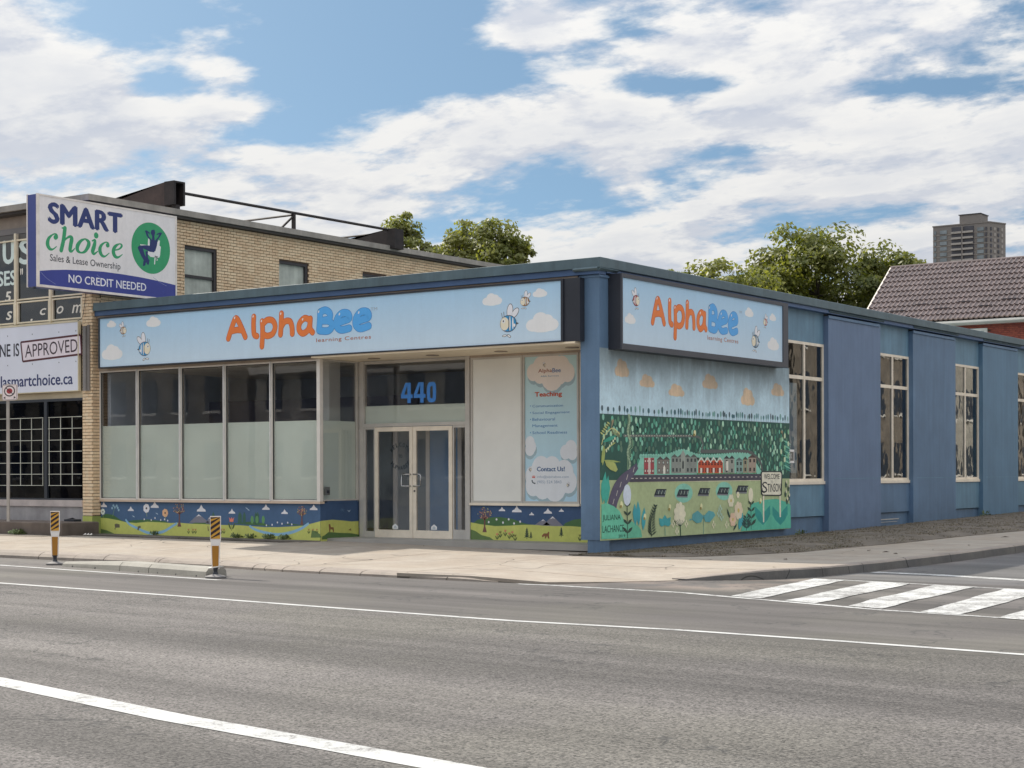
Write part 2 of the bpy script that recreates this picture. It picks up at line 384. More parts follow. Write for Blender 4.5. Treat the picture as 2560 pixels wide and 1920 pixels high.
# ------------------------------------------------------------------ ground, road, pavement
_Sz0 = Sz
def Sz(x, y):
    z = _Sz0(x, y); t = min(1, max(0, (-y - 2.5) / 1.5)); t = t * t * (3 - 2 * t); r = min(1, max(0, (x - 1.5) / 2))
    return z + (-.262 - z) * t * r
def asphalt():
    m = bpy.data.materials.new('asphalt'); m.use_nodes = True; g = NT(m.node_tree); b = m.node_tree.nodes['Principled BSDF']
    P = g.n('ShaderNodeNewGeometry').outputs['Position']; x, y, z = g.xyz(P)[:3]
    yy = g.m('MULTIPLY_ADD', x, .1, y)
    yy = g.m('ADD', yy, g.m('MULTIPLY', g.m('SUBTRACT', g.noise(P, 1.2, 3.), .5), .12))
    old = g.ss(yy, -10.35, -10.15, 1., 0.)                       # coarse worn surfacing of the through lanes
    sp1 = g.noise(P, 45., 4., .8); sp2 = g.noise(P, 22., 4., .8)
    vo = g.n('ShaderNodeTexVoronoi'); g.put(vo.inputs['Vector'], P); vo.inputs['Scale'].default_value = 60.
    vc = g.xyz(vo.outputs['Color'])[0]
    gr = g.m('MULTIPLY', g.m('ADD', g.lin(sp1, .3, .7, -.5, .5), g.lin(vc, 0., 1., -.38, .42)), g.m('MULTIPLY_ADD', old, 1.0, .25))
    pit = g.m('MULTIPLY', g.ss(sp2, .35, .45, 1., 0.), g.m('MULTIPLY', old, .6))
    big = g.lin(g.noise(P, .35, 4., .6), .3, .7, .9, 1.1)
    lane = g.noise(g.comb(g.m('MULTIPLY', x, .05), g.m('MULTIPLY', yy, .9), 0.), 1., 4., .6)
    big = g.m('MULTIPLY', big, g.lin(lane, .36, .64, .62, 1.2))
    smth = g.lin(g.noise(g.comb(g.m('MULTIPLY', x, .35), g.m('MULTIPLY', yy, 4.), 0.), 1., 5., .6), .3, .7, .93, 1.06)
    big = g.m('MULTIPLY', big, smth)
    fac = g.m('MULTIPLY', g.m('SUBTRACT', g.m('ADD', 1., gr), pit), big)
    c = g.mix(old, (.101, .092, .087, 1), (.126, .116, .109, 1))
    c = g.mix(g.m('MULTIPLY', g.ss(g.noise(P, .22, 3.), .45, .62), .55), c, (.120, .113, .094, 1))
    side = g.m('MULTIPLY', g.ss(y, -2.6, -2.0), g.ss(x, 4., 5.))
    c = g.mix(g.m('MULTIPLY', side, .5), c, (.13, .13, .135, 1))
    red = g.m('MULTIPLY', g.ss(g.noise(g.comb(x, y, 3.), .9, 4.), .42, .55), g.m('MULTIPLY', g.ss(y, -5.9, -5.0), g.m('MULTIPLY', g.ss(x, 1.5, 2.8), g.ss(x, 6.4, 5.0))))
    c = g.mix(g.m('MULTIPLY', red, .5), c, (.27, .21, .175, 1))
    tar = g.m('ABSOLUTE', g.m('SUBTRACT', g.noise(P, .5, 4., .6), .5))
    crack = g.m('MULTIPLY', g.ss(tar, .002, .009, 1., 0.), g.ss(g.noise(P, .3, 2.), .46, .54))
    c = g.mix(g.m('MULTIPLY', crack, .6), c, (.04, .04, .04, 1))
    oil = g.m('MULTIPLY', g.ss(g.noise(P, 2.3, 3., .5), .66, .74), g.ss(g.noise(g.comb(0., g.m('MULTIPLY', yy, .55), 0.), 1., 1.), .5, .58))
    c = g.mix(g.m('MULTIPLY', oil, .45), c, (.05, .045, .04, 1))
    c = g.mix(1., c, g.comb(fac, fac, fac), 'MULTIPLY')
    g.put(b.inputs['Base Color'], c); b.inputs['Roughness'].default_value = .82; b.inputs['Specular IOR Level'].default_value = .35
    bn = g.n('ShaderNodeBump'); g.put(bn.inputs['Strength'], g.m('MULTIPLY_ADD', old, .5, .15)); bn.inputs['Distance'].default_value = .012
    g.put(bn.inputs['Height'], g.m('ADD', g.m('MULTIPLY', vc, .6), sp1)); g.put(b.inputs['Normal'], bn.outputs[0])
    return m
M_asph = asphalt()
def roadpaint(nm='worn_white_road_paint', wear=0.):
    m = bpy.data.materials.new(nm); m.use_nodes = True; g = NT(m.node_tree); b = m.node_tree.nodes['Principled BSDF']
    P = g.n('ShaderNodeNewGeometry').outputs['Position']
    n = g.noise(P, 14., 6., .75); n2 = g.noise(P, 60., 3., .7); n3 = g.noise(P, 2.2, 4., .6)
    k = g.ss(g.m('ADD', g.m('MULTIPLY', n, .6), g.m('ADD', g.m('MULTIPLY', n2, .35), g.m('MULTIPLY', n3, .3))), .565 - wear, .645 - wear)
    w = g.lin(n3, .3, .7, .40, .56)
    c = g.mix(k, (.2, .19, .18, 1), g.comb(w, w, g.m('MULTIPLY', w, .97)))
    g.put(b.inputs['Base Color'], c); b.inputs['Roughness'].default_value = .6
    return m
M_rpaint = roadpaint(); M_rline = roadpaint('white_lane_paint', .045)
def concrete(name, c1, c2, c3):
    m = bpy.data.materials.new(name); m.use_nodes = True; g = NT(m.node_tree); b = m.node_tree.nodes['Principled BSDF']
    P = g.n('ShaderNodeNewGeometry').outputs['Position']; x, y, z = g.xyz(P)[:3]
    c = g.mix(g.ss(g.noise(P, .7, 5., .65), .38, .62), (*c1, 1), (*c2, 1))
    c = g.mix(g.m('MULTIPLY', g.ss(g.noise(g.comb(g.m('MULTIPLY', x, .8), g.m('MULTIPLY', y, 2.5), 1.), 1., 6., .7), .5, .7), .5), c, (*c3, 1))
    f = g.m('MULTIPLY', g.lin(g.noise(P, 45., 4., .7), .3, .7, .90, 1.09), g.lin(g.noise(P, 9., 4., .7), .3, .7, .95, 1.05))
    sp_ = g.ss(g.noise(P, 18., 3., .7), .66, .72, 1., .72); f = g.m('MULTIPLY', f, sp_)
    cr_ = g.m('ABSOLUTE', g.m('SUBTRACT', g.noise(P, .33, 2., .45), .5)); cr_ = g.m('MULTIPLY', g.ss(cr_, .0008, .003, 1., 0.), g.ss(g.noise(P, .25, 2.), .46, .54))
    f = g.m('MULTIPLY', f, g.m('MULTIPLY_ADD', cr_, -.65, 1.)); f = g.m('MULTIPLY', f, g.lin(g.noise(P, 1.6, 5., .7), .3, .7, .86, 1.1))
    c = g.mix(1., c, g.comb(f, f, f), 'MULTIPLY'); g.put(b.inputs['Base Color'], c); b.inputs['Roughness'].default_value = .9
    bn = g.n('ShaderNodeBump'); bn.inputs['Strength'].default_value = .3; bn.inputs['Distance'].default_value = .006
    g.put(bn.inputs['Height'], g.noise(P, 50., 4., .7)); g.put(b.inputs['Normal'], bn.outputs[0]); return m
M_walk = concrete('pavement_concrete', (.305, .256, .205), (.335, .292, .243), (.25, .205, .17))
M_kerb = concrete('kerb_concrete', (.30, .255, .215), (.25, .215, .185), (.17, .14, .12))
M_kerbd = concrete('old_dark_kerb_concrete', (.16, .15, .135), (.12, .115, .11), (.08, .075, .07))
M_strip = concrete('dirty_concrete', (.14, .12, .10), (.105, .09, .075), (.21, .18, .145))

m = MB(); ys = [-700, -60, 0, 60, 3000]; xs = [-3000, -60, 60, 3000]
V = [(x, y, Rz(x, y)) for y in ys for x in xs]
m.add(V, [(j * 4 + i, j * 4 + i + 1, j * 4 + i + 5, j * 4 + i + 4) for j in range(4) for i in range(3)])
road = structure(m.build('road', M_asph))

def yk(x):      # front face of the front kerb
    pts = [(-60, -5.05), (-10, -5.07), (-4.2, -5.25), (-2.6, -5.52), (-.8, -5.66), (1.4, -5.78), (2.9, -5.7)]
    for a, b in zip(pts, pts[1:]):
        if x <= b[0]: return a[1] + (b[1] - a[1]) * (x - a[0]) / (b[0] - a[0])
    return pts[-1][1]
SK = [(-5.75, 2.75), (-5.2, 3.15), (-4.6, 3.55), (-3.85, 4.08), (-3.3, 4.72), (-2.9, 5.02), (-1.9, 5.33), (-.5, 5.42), (1.2, 5.58), (2.7, 5.72), (6, 5.86), (25, 6.1), (60, 6.2)]
def xk(y):
    for a, b in zip(SK, SK[1:]):
        if y <= b[0]: return a[1] + (b[1] - a[1]) * (y - a[0]) / (b[0] - a[0])
    return SK[-1][1]
# pavement: slabs of cast concrete with open joints over one bed
def grid_slab(m, cols, lo, hi, n, zf, swap=False, th=.1, dz=0.):
    """strip between lo(t) and hi(t) for t in cols"""
    vs = []; k = len(cols)
    for t in cols:
        for j in range(n + 1):
            u = lo(t) + (hi(t) - lo(t)) * j / n
            x, y = (u, t) if swap else (t, u); vs.append((x, y, zf(x, y) + dz))
    top = len(vs)
    fs = [(i * (n + 1) + j, (i + 1) * (n + 1) + j, (i + 1) * (n + 1) + j + 1, i * (n + 1) + j + 1) for i in range(k - 1) for j in range(n)]
    ring = [j for j in range(n + 1)] + [(i) * (n + 1) + n for i in range(1, k)] + [(k - 1) * (n + 1) + j for j in range(n - 1, -1, -1)] + [i * (n + 1) for i in range(k - 2, 0, -1)]
    vs += [(vs[r][0], vs[r][1], vs[r][2] - th) for r in ring]
    q = len(ring)
    fs += [(ring[i], ring[(i + 1) % q], top + (i + 1) % q, top + i) for i in range(q)]
    m.add(vs, fs)
m = MB()
grid_slab(m, [-60, -30, -20, -15, -12, -9, -7.5, -6, -5, -4, -3, -2.5, -2, -1, -.002], lambda x: yk(x) + .36, lambda x: 3., 6, Sz, dz=-.045, th=.1)
grid_slab(m, [-5.7, -5.3, -4.8, -4.3, -3.8, -3.4, -3, -2.5, -2, -1, 0, 1.2, 2.7, 4, 6, 10, 16, 25, 40, 60], lambda y: 0., lambda y: xk(y) - (.24 if y > -3.8 else .0), 8, Sz, swap=True, dz=-.045, th=.1)
pav = structure(m.build('pavement', M_strip))
jx = [-24, -20.8, -18.2, -15.6, -12.9, -10.2, -7.5, -5.0, -2.5, -.006]
for a, b in zip(jx, jx[1:]):
    m = MB(); c = [a + .011 + (b - a - .022) * i / 4 for i in range(5)]
    grid_slab(m, c, lambda x: yk(x) + .42, lambda x: -1.0 if x < -6.7 else 1.5, 8, Sz, th=.05)
    m.build('paving_slab', M_walk, pav)
jy = [-5.72, -4.3, -2.7, -.9, 1.2, 3.6, 6.2, 9., 12., 15.5, 20., 26, 34, 45]
def ge(y):     # outer edge of the verge
    G = [(-.75, -.1), (-.72, .3), (-.68, 1.35), (-.31, 1.94), (.5, 2.44), (1.9, 3.16), (3.5, 3.33), (5.5, 3.6), (8.3, 3.76), (11.4, 4.08), (20, 4.3), (60, 4.4)]
    if y <= G[0][0]: return 0.
    for a, b in zip(G, G[1:]):
        if y <= b[0]: return a[1] + (b[1] - a[1]) * (y - a[0]) / (b[0] - a[0])
    return 4.4
for a, b in zip(jy, jy[1:]):
    m = MB(); c = [a + .012 + (b - a - .024) * i / 6 for i in range(7)]
    grid_slab(m, c, lambda y: (0.002 if y < -.9 else max(.002, ge(y) - .25)), lambda y: xk(y) - (.25 if y > -3.8 else .005), 8, Sz, swap=True, th=.05)
    m.build('paving_slab', M_walk, pav)
# dirty strip along the foot of the shop front
m = MB(); cc = [-13.4 + i * (6.7 / 14) for i in range(15)]; rr = random.Random(3)
off = {round(t, 3): rr.uniform(-.13, .1) for t in cc}
grid_slab(m, cc, lambda x: -.62 + off[round(x, 3)], lambda x: .02, 4, Sz, dz=.006, th=.03)
structure(m.build('foundation_strip', M_strip))
m = MB(); cc = [-24 + i * (10.6 / 14) for i in range(15)]; off = {round(t, 3): rr.uniform(-.1, .1) for t in cc}
grid_slab(m, cc, lambda x: -1.75 + off[round(x, 3)], lambda x: -.2, 4, Sz, dz=.008, th=.03)
structure(m.build('gravel_strip', concrete('gravelly_concrete', (.26, .22, .175), (.18, .155, .125), (.13, .11, .09))))
# kerb stones
kerb = structure(MB().box(-60, -23, -5.05, -4.7, -.4, -.142).build('kerb', M_kerb))
ends = [-22.9, -20.4, -18, -15.5, -13.2, -11.2, -9.3, -7.4, -5.9, -4.4, -3.4, -2.6, -1.72, -.8, .08, 1.0, 1.95]
for a, b in zip(ends, ends[1:]):
    m = MB(); n = 4; prof = [(0, -.40), (0, None), (.035, 1), (.11, 2), (.27, 3), (.36, 3), (.36, -.4)]; rows = []
    for i in range(n + 1):
        x = a + .010 + (b - a - .020) * i / n; y0 = yk(x); zt = _Sz0(x, y0 + .37) + .006
        zb = -.262; f = 1.
        if x > 1.35: f = max(.1, 1 - (x - 1.35) / .62)
        y0 = y0; zt = zb + (zt - zb) * f
        rows += [(x, y0, -.4), (x, y0 + .02, zb + (zt - zb) * .35), (x, y0 + .08, zb + (zt - zb) * .75), (x, y0 + .18, zt), (x, y0 + .355, zt), (x, y0 + .355, -.4)]
    k = 6; fs = [(i * k + j, (i + 1) * k + j, (i + 1) * k + (j + 1) % k, i * k + (j + 1) % k) for i in range(n) for j in range(k)]
    fs += [tuple(range(k)), tuple(n * k + j for j in range(k - 1, -1, -1))]
    m.add(rows, fs); m.build('kerb_stone', M_kerb, kerb)
ends = [-3.88, -1.85, -.5, 2.6, 5.6, 8.6, 11.6, 15, 20, 26, 34, 45]
for a, b in zip(ends, ends[1:]):
    m = MB(); n = 8; rows = []
    for i in range(n + 1):
        y = a + .008 + (b - a - .016) * i / n; x0 = xk(y); zb = Rz(x0, y); f = min(1, max(.04, (y + 3.88) / .95)) ** .6
        zt = Sz(x0 - .25, y) if y > -2.4 else zb + (-.128 - zb) * f
        zt += .006; j = (noise.noise(Vector((x0 * 2, y * 2, 0))) * .012)
        rows += [(x0 + .03, y, zb - .1), (x0 + j, y, zb + (zt - zb) * .85), (x0 - .03, y, zt), (x0 - .24, y, zt), (x0 - .24, y, zb - .1)]
    k = 5; fs = [(i * k + j, (i + 1) * k + j, (i + 1) * k + (j + 1) % k, i * k + (j + 1) % k) for i in range(n) for j in range(k)]
    fs += [tuple(range(k)), tuple(n * k + j for j in range(k - 1, -1, -1))]
    m.add(rows, fs); o = m.build('kerb_stone', [M_kerbd, M_kerb], kerb); o['label'] = 'dark worn kerb stone along the side street'
    for p in o.data.polygons:
        if p.normal.z > .7: p.material_index = 1
# verge of dry grass
m = MB(); cols = [-.74, -.72, -.68, -.31, .5, 1.2, 1.9, 3.5, 5.5, 8.3, 11.4, 15, 20, 30, 45, 60]
grid_slab(m, cols, lambda y: -.05 if y > -.5 else -.1, lambda y: ge(y), 14, lambda x, y: Sz(x, y) + .012 + .05 * min(1, max(0, x * .6)) * min(1, max(0, (ge(y) - x) * 1.4)) * 1.2 + .018 * noise.noise(Vector((x * 2.2, y * 2.2, 0))), swap=True, th=.05)
M_dirt = mat('dry_earth', (.135, .112, .088), .95, .35, 1.6, .5, 30., fine=.25)
verge = structure(m.build('verge', M_dirt, smooth=False))
def grassmat():
    m = bpy.data.materials.new('dry_grass'); m.use_nodes = True; g = NT(m.node_tree); b = m.node_tree.nodes['Principled BSDF']
    P = g.n('ShaderNodeNewGeometry').outputs['Position']
    c = g.mix(g.ss(g.noise(P, 1.1, 5., .7), .4, .62), (.155, .125, .085, 1), (.11, .105, .065, 1))
    c = g.mix(g.ss(g.noise(P, 25., 3.), .4, .65), c, (.21, .17, .11, 1))
    g.put(b.inputs['Base Color'], c); b.inputs['Roughness'].default_value = .9; return m
M_grass = grassmat()
r2 = random.Random(5); V = []; F = []
def gz(x, y): return Sz(x, y) + .012 + .06 * min(1, max(0, x * .6)) * min(1, max(0, (ge(y) - x) * 1.4))
for i in range(52000):
    y = -.72 + 27 * r2.random() ** 1.5; x = r2.uniform(.05 if y > .1 else -.05, ge(y) - .01)
    if noise.noise(Vector((x * 1.3, y * 1.3, 2))) < -.22: continue
    if x < .12 and y < .2: continue
    a = r2.uniform(0, 2 * pi); l = r2.uniform(.02, .065); w = r2.uniform(.006, .012); t = r2.uniform(0, 2 * pi); z = gz(x, y) - .012
    h = r2.uniform(.012, .04)
    V += [(x - w * cos(a), y - w * sin(a), z), (x + w * cos(a), y + w * sin(a), z), (x + l * cos(t), y + l * sin(t), z + h)]
    F.append((len(V) - 3, len(V) - 2, len(V) - 1))
me = bpy.data.meshes.new('verge_grass'); me.from_pydata(V, [], F); me.materials.append(M_grass)
vg = link(bpy.data.objects.new('verge_grass', me)); vg['kind'] = 'stuff'; tag(vg, 'short dry brown grass on the verge beside the blue wall', 'grass')
# road markings
def line(name, pts, w, parent=road, lab_=None):
    m = MB(); Lp = []
    for i, p in enumerate(pts):
        a = pts[max(i - 1, 0)]; b = pts[min(i + 1, len(pts) - 1)]; d = Vector((b[0] - a[0], b[1] - a[1])).normalized()
        Lp.append(((p[0] - d.y * w / 2, p[1] + d.x * w / 2), (p[0] + d.y * w / 2, p[1] - d.x * w / 2)))
    for (a, b), (c, d) in zip(Lp, Lp[1:]):
        n = 6
        m.add([(q[0], q[1], Rz(*q) + .004) for q in (a, b, d, c)], [(0, 1, 2, 3)])
    o = m.build(name, M_rline if name == 'lane_line' else M_rpaint, parent); lab(o, lab_); return o
line('lane_line', [(-14, -6.25), (-8.24, -6.78), (-4.49, -7.3), (-1.9, -7.62)], .11, lab_='thin white line beside the low concrete lane divider')
line('lane_line', [(-24, -8.1), (-14, -9.0), (-4.16, -9.89), (-.37, -10.23), (3.21, -10.61), (5.84, -10.84), (7.82, -10.76), (9.8, -10.9), (11.52, -11.08), (17, -11.6)], .115, lab_='long thin white line across the road')
line('lane_line', [(-4, -15.3), (0, -16.15), (5.6, -17.38), (8.1, -17.95), (9.87, -18.24), (10.8, -18.4), (14, -18.95)], .25, lab_='thick white line in the nearest lane')
line('crossing_line', [(2.4, -5.88), (2.95, -5.85), (5.2, -6.1), (7.08, -6.76), (8.6, -7.3), (10.1, -7.55), (13, -8.3)], .12, lab_='near edge line of the zebra crossing')
line('crossing_line', [(5.45, -2.45), (7, -2.7), (8.3, -2.98), (8.9, -3.08), (13, -4.0)], .1, lab_='far edge line of the zebra crossing')
line('stop_line', [(5.58, -.42), (6.6, -.55), (8.2, -1.1), (13, -2.6)], .3, lab_='white stop line of the side street')
for i, (n0, n1, f0, f1) in enumerate([((6.1, -6.33), (6.62, -6.5), (5.52, -2.56), (6.05, -2.62)), ((7.05, -6.64), (7.55, -6.82), (6.52, -2.68), (7.15, -2.78)), ((8.02, -6.98), (8.52, -7.16), (7.53, -2.86), (8.15, -2.98)),
                                      ((9.1, -7.36), (9.6, -7.46), (8.62, -3.08), (9.25, -3.2)), ((10.1, -7.62), (10.65, -7.76), (9.75, -3.34), (10.35, -3.48)), ((11.2, -7.95), (11.75, -8.05), (10.9, -3.62), (11.5, -3.75))]):
    m = MB(); n = 8
    Lf = []; q = random.Random(i)
    for k in range(n + 1):
        t = k / n; j = .025 * q.uniform(-1, 1)
        Lf.append(((n0[0] + (f0[0] - n0[0]) * t + j, n0[1] + (f0[1] - n0[1]) * t), (n1[0] + (f1[0] - n1[0]) * t + j, n1[1] + (f1[1] - n1[1]) * t)))
    for (a, b), (c, d) in zip(Lf, Lf[1:]): m.add([(p[0], p[1], Rz(*p) + .0075) for p in (a, b, d, c)], [(0, 1, 2, 3)])
    m.build('crossing_bar', M_rpaint, road)

# ------------------------------------------------------------------ corner shop
shop = thing('corner_shop', (-6.7, 0, 0), 'long low blue single storey shop on the street corner with big front windows', 'building')
D = 1.2
def P(m, name, mt, par=shop, **k): return m.build(name, mt, par, **k)
# roof and coping
P(B(-13.4, 0.02, .02, 44, 4.97, 5.12), 'roof', M_coping)
m = MB(); m.bbox(-13.42, .25, -.22, .1, 5.062, 5.245, .004); 
P(m, 'coping', M_coping)
m = MB(); ysj = [.1, 2.6, 5.2, 7.8, 10.4, 13, 15.6, 18.2, 20.8, 23.4, 26, 30, 36, 44]
for a, b in zip(ysj, ysj[1:]): m.bbox(-.02, .25, a + .002, b - .002, 5.064, 5.245, .01)
P(m, 'coping', M_coping)
P(B(-13.42, .18, -.17, .1, 4.952, 5.06), 'fascia_band', M_bluedk)
P(B(-13.42, -.3, -.12, .1, 4.90, 4.95), 'fascia_trim', M_tanhead)
P(B(-.05, .20, .102, 44, 4.985, 5.062), 'fascia_band', M_bluedk)
P(B(-13.42, -.26, -.05, .3, 3.782, 4.90), 'fascia_wall', M_dark)
# soffit over the recessed entrance
sof = P(B(-6.7, -.26, -.27, D - .02, 3.705, 3.74), 'soffit', M_soffit)
M_light = mat('recessed_light_trim', C_('7b7062'), .5)
for x in (-5.69, -4.17, -2.49, -.84):
    m = MB(); m.lathe([(.085, 3.690), (.13, 3.690), (.13, 3.704)], x, .52, 18); o = P(m, 'ceiling_light', M_light, sof)
    m = MB(); m.lathe([(.082, 3.696), (.02, 3.699)], x, .52, 14); P(m, 'lamp', M_dark, sof)
# left display windows ---------------------------------------------------
edges = [-13.42, -12.15, -10.77, -9.42, -8.05, -6.70]
M_post = mat('silver_mullion', C_('c2bfba'), .38, .1, 3., metal=.0, spec=.7)
M_shade = mat('dark_mullion_shade', (.03, .03, .032), .6); M_litrib = mat('bright_lit_rib', (.72, .70, .67), .35, .1, 4.)
P(B(-13.42, -6.66, -.05, .06, 3.70, 3.78), 'window_header', M_tanhead)
P(B(-13.42, -6.66, -.06, .08, .722, .77), 'window_ledge', mat('beige_window_ledge', C_('b3a394'), .6, .15))
for i, (a, b) in enumerate(zip(edges, edges[1:])):
    m = MB(); w = .03
    m.box(a + .002, a + w, -.035, .05, .772, 3.698); m.box(b - w, b - .002, -.035, .05, .772, 3.698)
    m.box(a + w, b - w, -.02, .05, .772, .80); m.box(a + w, b - w, -.02, .05, 3.665, 3.698)
    wn = P(m, 'window', M_post)
    m = MB(); e = .014
    m.box(a + w, a + w + e, -.012, .009, .8, 3.665); m.box(b - w - e, b - w, -.012, .009, .8, 3.665); m.box(a + w + e, b - w - e, -.012, .009, 3.651, 3.665); m.box(a + w + e, b - w - e, -.012, .009, .8, .81)
    P(m, 'gasket', M_shade, wn)  # side shadow of the mullions put in as dark strips round the pane
    if i: m = MB(); m.box(a - .012, a + .012, -.075, -.036, .772, 3.698); P(m, 'mullion_cap', M_litrib)  # bright lit side of the mullion put in as a pale rib
    P(B(a + w, b - w, .01, .018, .8, 3.665), 'pane', M_glass, wn)
    m = MB(); m.quad((a + w, .03, .8), (b - w, .03, .8), (b - w, .03, 2.445), (a + w, .03, 2.445)); P(m, 'frosted_film', M_film, wn)
m = MB(); m.box(-6.745, -6.655, -.06, .03, .77, 3.70); P(m, 'corner_post', M_post)
# return window
m = MB(); x = -6.7
m.box(x - .03, x + .03, .03, .06, .78, 3.70); m.box(x - .03, x + .03, D - .08, D - .02, .78, 3.70); m.box(x - .03, x + .03, .06, D - .08, .78, .81); m.box(x - .03, x + .03, .06, D - .08, 3.67, 3.70)
wn = P(m, 'window', M_frame); P(B(x - .004, x + .004, .06, D - .08, .81, 3.67), 'pane', M_glass, wn)
m = MB(); m.quad((x - .02, .06, .81), (x - .02, D - .08, .81), (x - .02, D - .08, 2.44), (x - .02, .06, 2.44)); P(m, 'frosted_film', M_film, wn)
m = MB(); m.box(x + .03, x + .075, .09, .21, .90, 1.07); lb = P(m, 'lock_box', mat('grey_lock_box', C_('5c5f60'), .5)); m = MB(); m.box(x + .076, x + .09, .115, .185, .94, 1.0); P(m, 'keypad', M_dark, lb)
# base walls with paintings
P(B(-13.42, -6.705, .004, .2, -.1, .72), 'base_wall', M_bluedk); P(B(-6.9, -6.704, .202, D - .02, -.1, .78), 'base_wall', M_bluedk)
NAVY = C_('425c7c'); NAV2 = C_('384f70'); GRN = C_('b0b564'); DGRN = C_('44653f'); WHT = C_('e4e4ea'); LBL = C_('7fa8c4'); PINK = C_('d47a68'); BRN = C_('6a4a45'); DKL = C_('4a5a34')
def hills(A, c, ax, v, top, hill, bot, back=None):
    g = lambda x, y: (lambda q: (q[1 - ax] if ax == 1 else q[1], q[2]))(at(c, x, y, ax, v))
    return g
def flower(A, g, x, y, s, kind, col):
    if kind == 'tulip':
        A.stroke([g(x, y), g(x, y + 4 * s)], .012, DKL, 3, False, False); e_ = (int(x) % 7) * .05; A.ell(*g(x - .8 * s, y + 2.2 * s), .0012 * s, .004 * s, DKL, 3.3 + e_, 8, .5); A.ell(*g(x + .8 * s, y + 2.2 * s), .0012 * s, .004 * s, DKL, 3.35 + e_, 8, -.5)
        A.poly([g(x - s, y - s * 1.4), g(x - .4 * s, y - .5 * s), g(x, y - s * 1.4), g(x + .4 * s, y - .5 * s), g(x + s, y - s * 1.4), g(x + .7 * s, y + .5 * s), g(x - .7 * s, y + .5 * s)], col, 3.6)
    else:
        A.stroke([g(x, y), g(x + s * .3, y + 5 * s)], .012, C_('8c9a62'), 3, False, False)
        for k in range(7):
            a = k * 2 * pi / 7; A.ell(*g(x + cos(a) * s * 1.1, y + sin(a) * s * 1.3), .028 * s / 8, .035 * s / 8, col, 3.3 + .05 * k, 10)
        A.ell(*g(x, y), .016 * s / 8, .016 * s / 8, C_('4a3a3a'), 3.8, 8)
def smallcloud(A, g, x, y, s):
    u, w = g(x, y); r = s * .0045
    A.poly([(u - r * 1.1, w - r * .45), (u + r * 1.1, w - r * .45), (u + r, w - r * .1), (u + r * .45, w + r * .15), (u, w + r * .75), (u - r * .45, w + r * .1), (u - r, w - r * .15)], WHT, 2.5)
def ptree(A, g, x, y, top, s):
    A.stroke([g(x, y), g(x, top)], .035, BRN, 3, False, False); A.poly([g(x - 16 * s, y + 8), g(x + 16 * s, y + 8), g(x + 4 * s, y - 40 * s), g(x - 4 * s, y - 40 * s)], BRN, 3.3)
    q = random.Random(int(x)); cx, cy = x, top - 30 * s
    for k in range(9):
        a = pi * (k / 8); A.stroke([g(cx, cy + 45 * s), g(cx + 42 * s * cos(a), cy + 20 * s - 48 * s * sin(a))], .011, BRN, 3.5, False, False)
    for k in range(44):
        a = q.uniform(0, 2 * pi); r = sqrt(q.random()); A.ell(*g(cx + 50 * s * r * cos(a), cy + 46 * s * r * sin(a)), .013, .013, (C_('7c5a52'), C_('b9896c'), C_('94936a'))[k % 3], 4 + .02 * k, 6)
def mountain(A, g, x0, x1, base, xp, top):
    A.poly([g(x0, base), g(x1, base), g(x1 - (x1 - xp) * .5, base - (base - top) * .5), g(xp + 10, top + 6), g(xp, top), g(xp - 12, top + 8), g(x0 + (xp - x0) * .5, base - (base - top) * .55)], C_('74747f'), 2.2)
    h = (base - top) * .3; A.poly([g(xp, top), g(xp + (x1 - xp) * .25, top + h), g(xp + 3, top + h * .6), g(xp - (xp - x0) * .25, top + h)], WHT, 2.6)
A = Art(1, -.0, -1)
g5 = lambda x, y: (lambda q: (q.x, q.z))(at('c5', x, y, 1, 0))
A.rect(-13.42, -6.702, -.12, .72, NAVY, 0)
fb = [(g5(x, y)) for x, y in [(70, 1355), (150, 1360), (230, 1385), (330, 1400), (400, 1395), (470, 1385), (560, 1400), (660, 1405), (740, 1412), (830, 1405), (950, 1412), (1020, 1420), (1130, 1425), (1200, 1415), (1300, 1420), (1420, 1430), (1500, 1435), (1600, 1430), (1680, 1425), (1780, 1405), (1845, 1385)]]
hl = [g5(x, y) for x, y in [(60, 1372), (150, 1376), (230, 1390), (300, 1408), (380, 1414), (470, 1404), (560, 1408), (650, 1414), (720, 1412), (820, 1420), (900, 1422), (1000, 1428), (1090, 1430), (1200, 1432), (1300, 1440), (1400, 1447), (1500, 1447), (1600, 1442), (1700, 1435), (1760, 1420), (1830, 1402), (1848, 1398)]]
hl[0] = (-13.42, hl[0][1]); hl[-1] = (-6.702, hl[-1][1])
def below(pts, lv, col, zb=-.12):
    for a, b in zip(pts, pts[1:]): A.poly([(a[0], zb), (b[0], zb), b, a], col, lv)
A.poly([g5(90, 1380), g5(140, 1340), g5(200, 1350), g5(250, 1385), g5(300, 1410)], DGRN, 1)
for x0, x1, yt in ((240, 700, 1392), (820, 1010, 1405), (1150, 1450, 1408), (1460, 1760, 1425)):
    A.poly([g5(x0, 1420), g5(x1, 1440), g5(x1 - (x1 - x0) * .2, yt + 8), g5((x0 + x1) / 2, yt - 6), g5(x0 + (x1 - x0) * .25, yt)], DGRN, 1)
mountain(A, g5, 800, 960, 1412, 875, 1345); mountain(A, g5, 930, 1010, 1420, 960, 1368)
below(hl, 3 - .6, GRN)
for x, y, s in ((125, 1273, 22), (338, 1305, 20), (527, 1275, 27), (895, 1303, 28), (1137, 1325, 20), (1406, 1293, 22), (1553, 1328, 19), (1783, 1295, 22)): smallcloud(A, g5, x, y, s)
flower(A, g5, 118, 1325, 9, 'd', C_('c9d6d4')); flower(A, g5, 462, 1298, 13, 'd', WHT); flower(A, g5, 610, 1335, 12, 'd', C_('dcb08a')); 
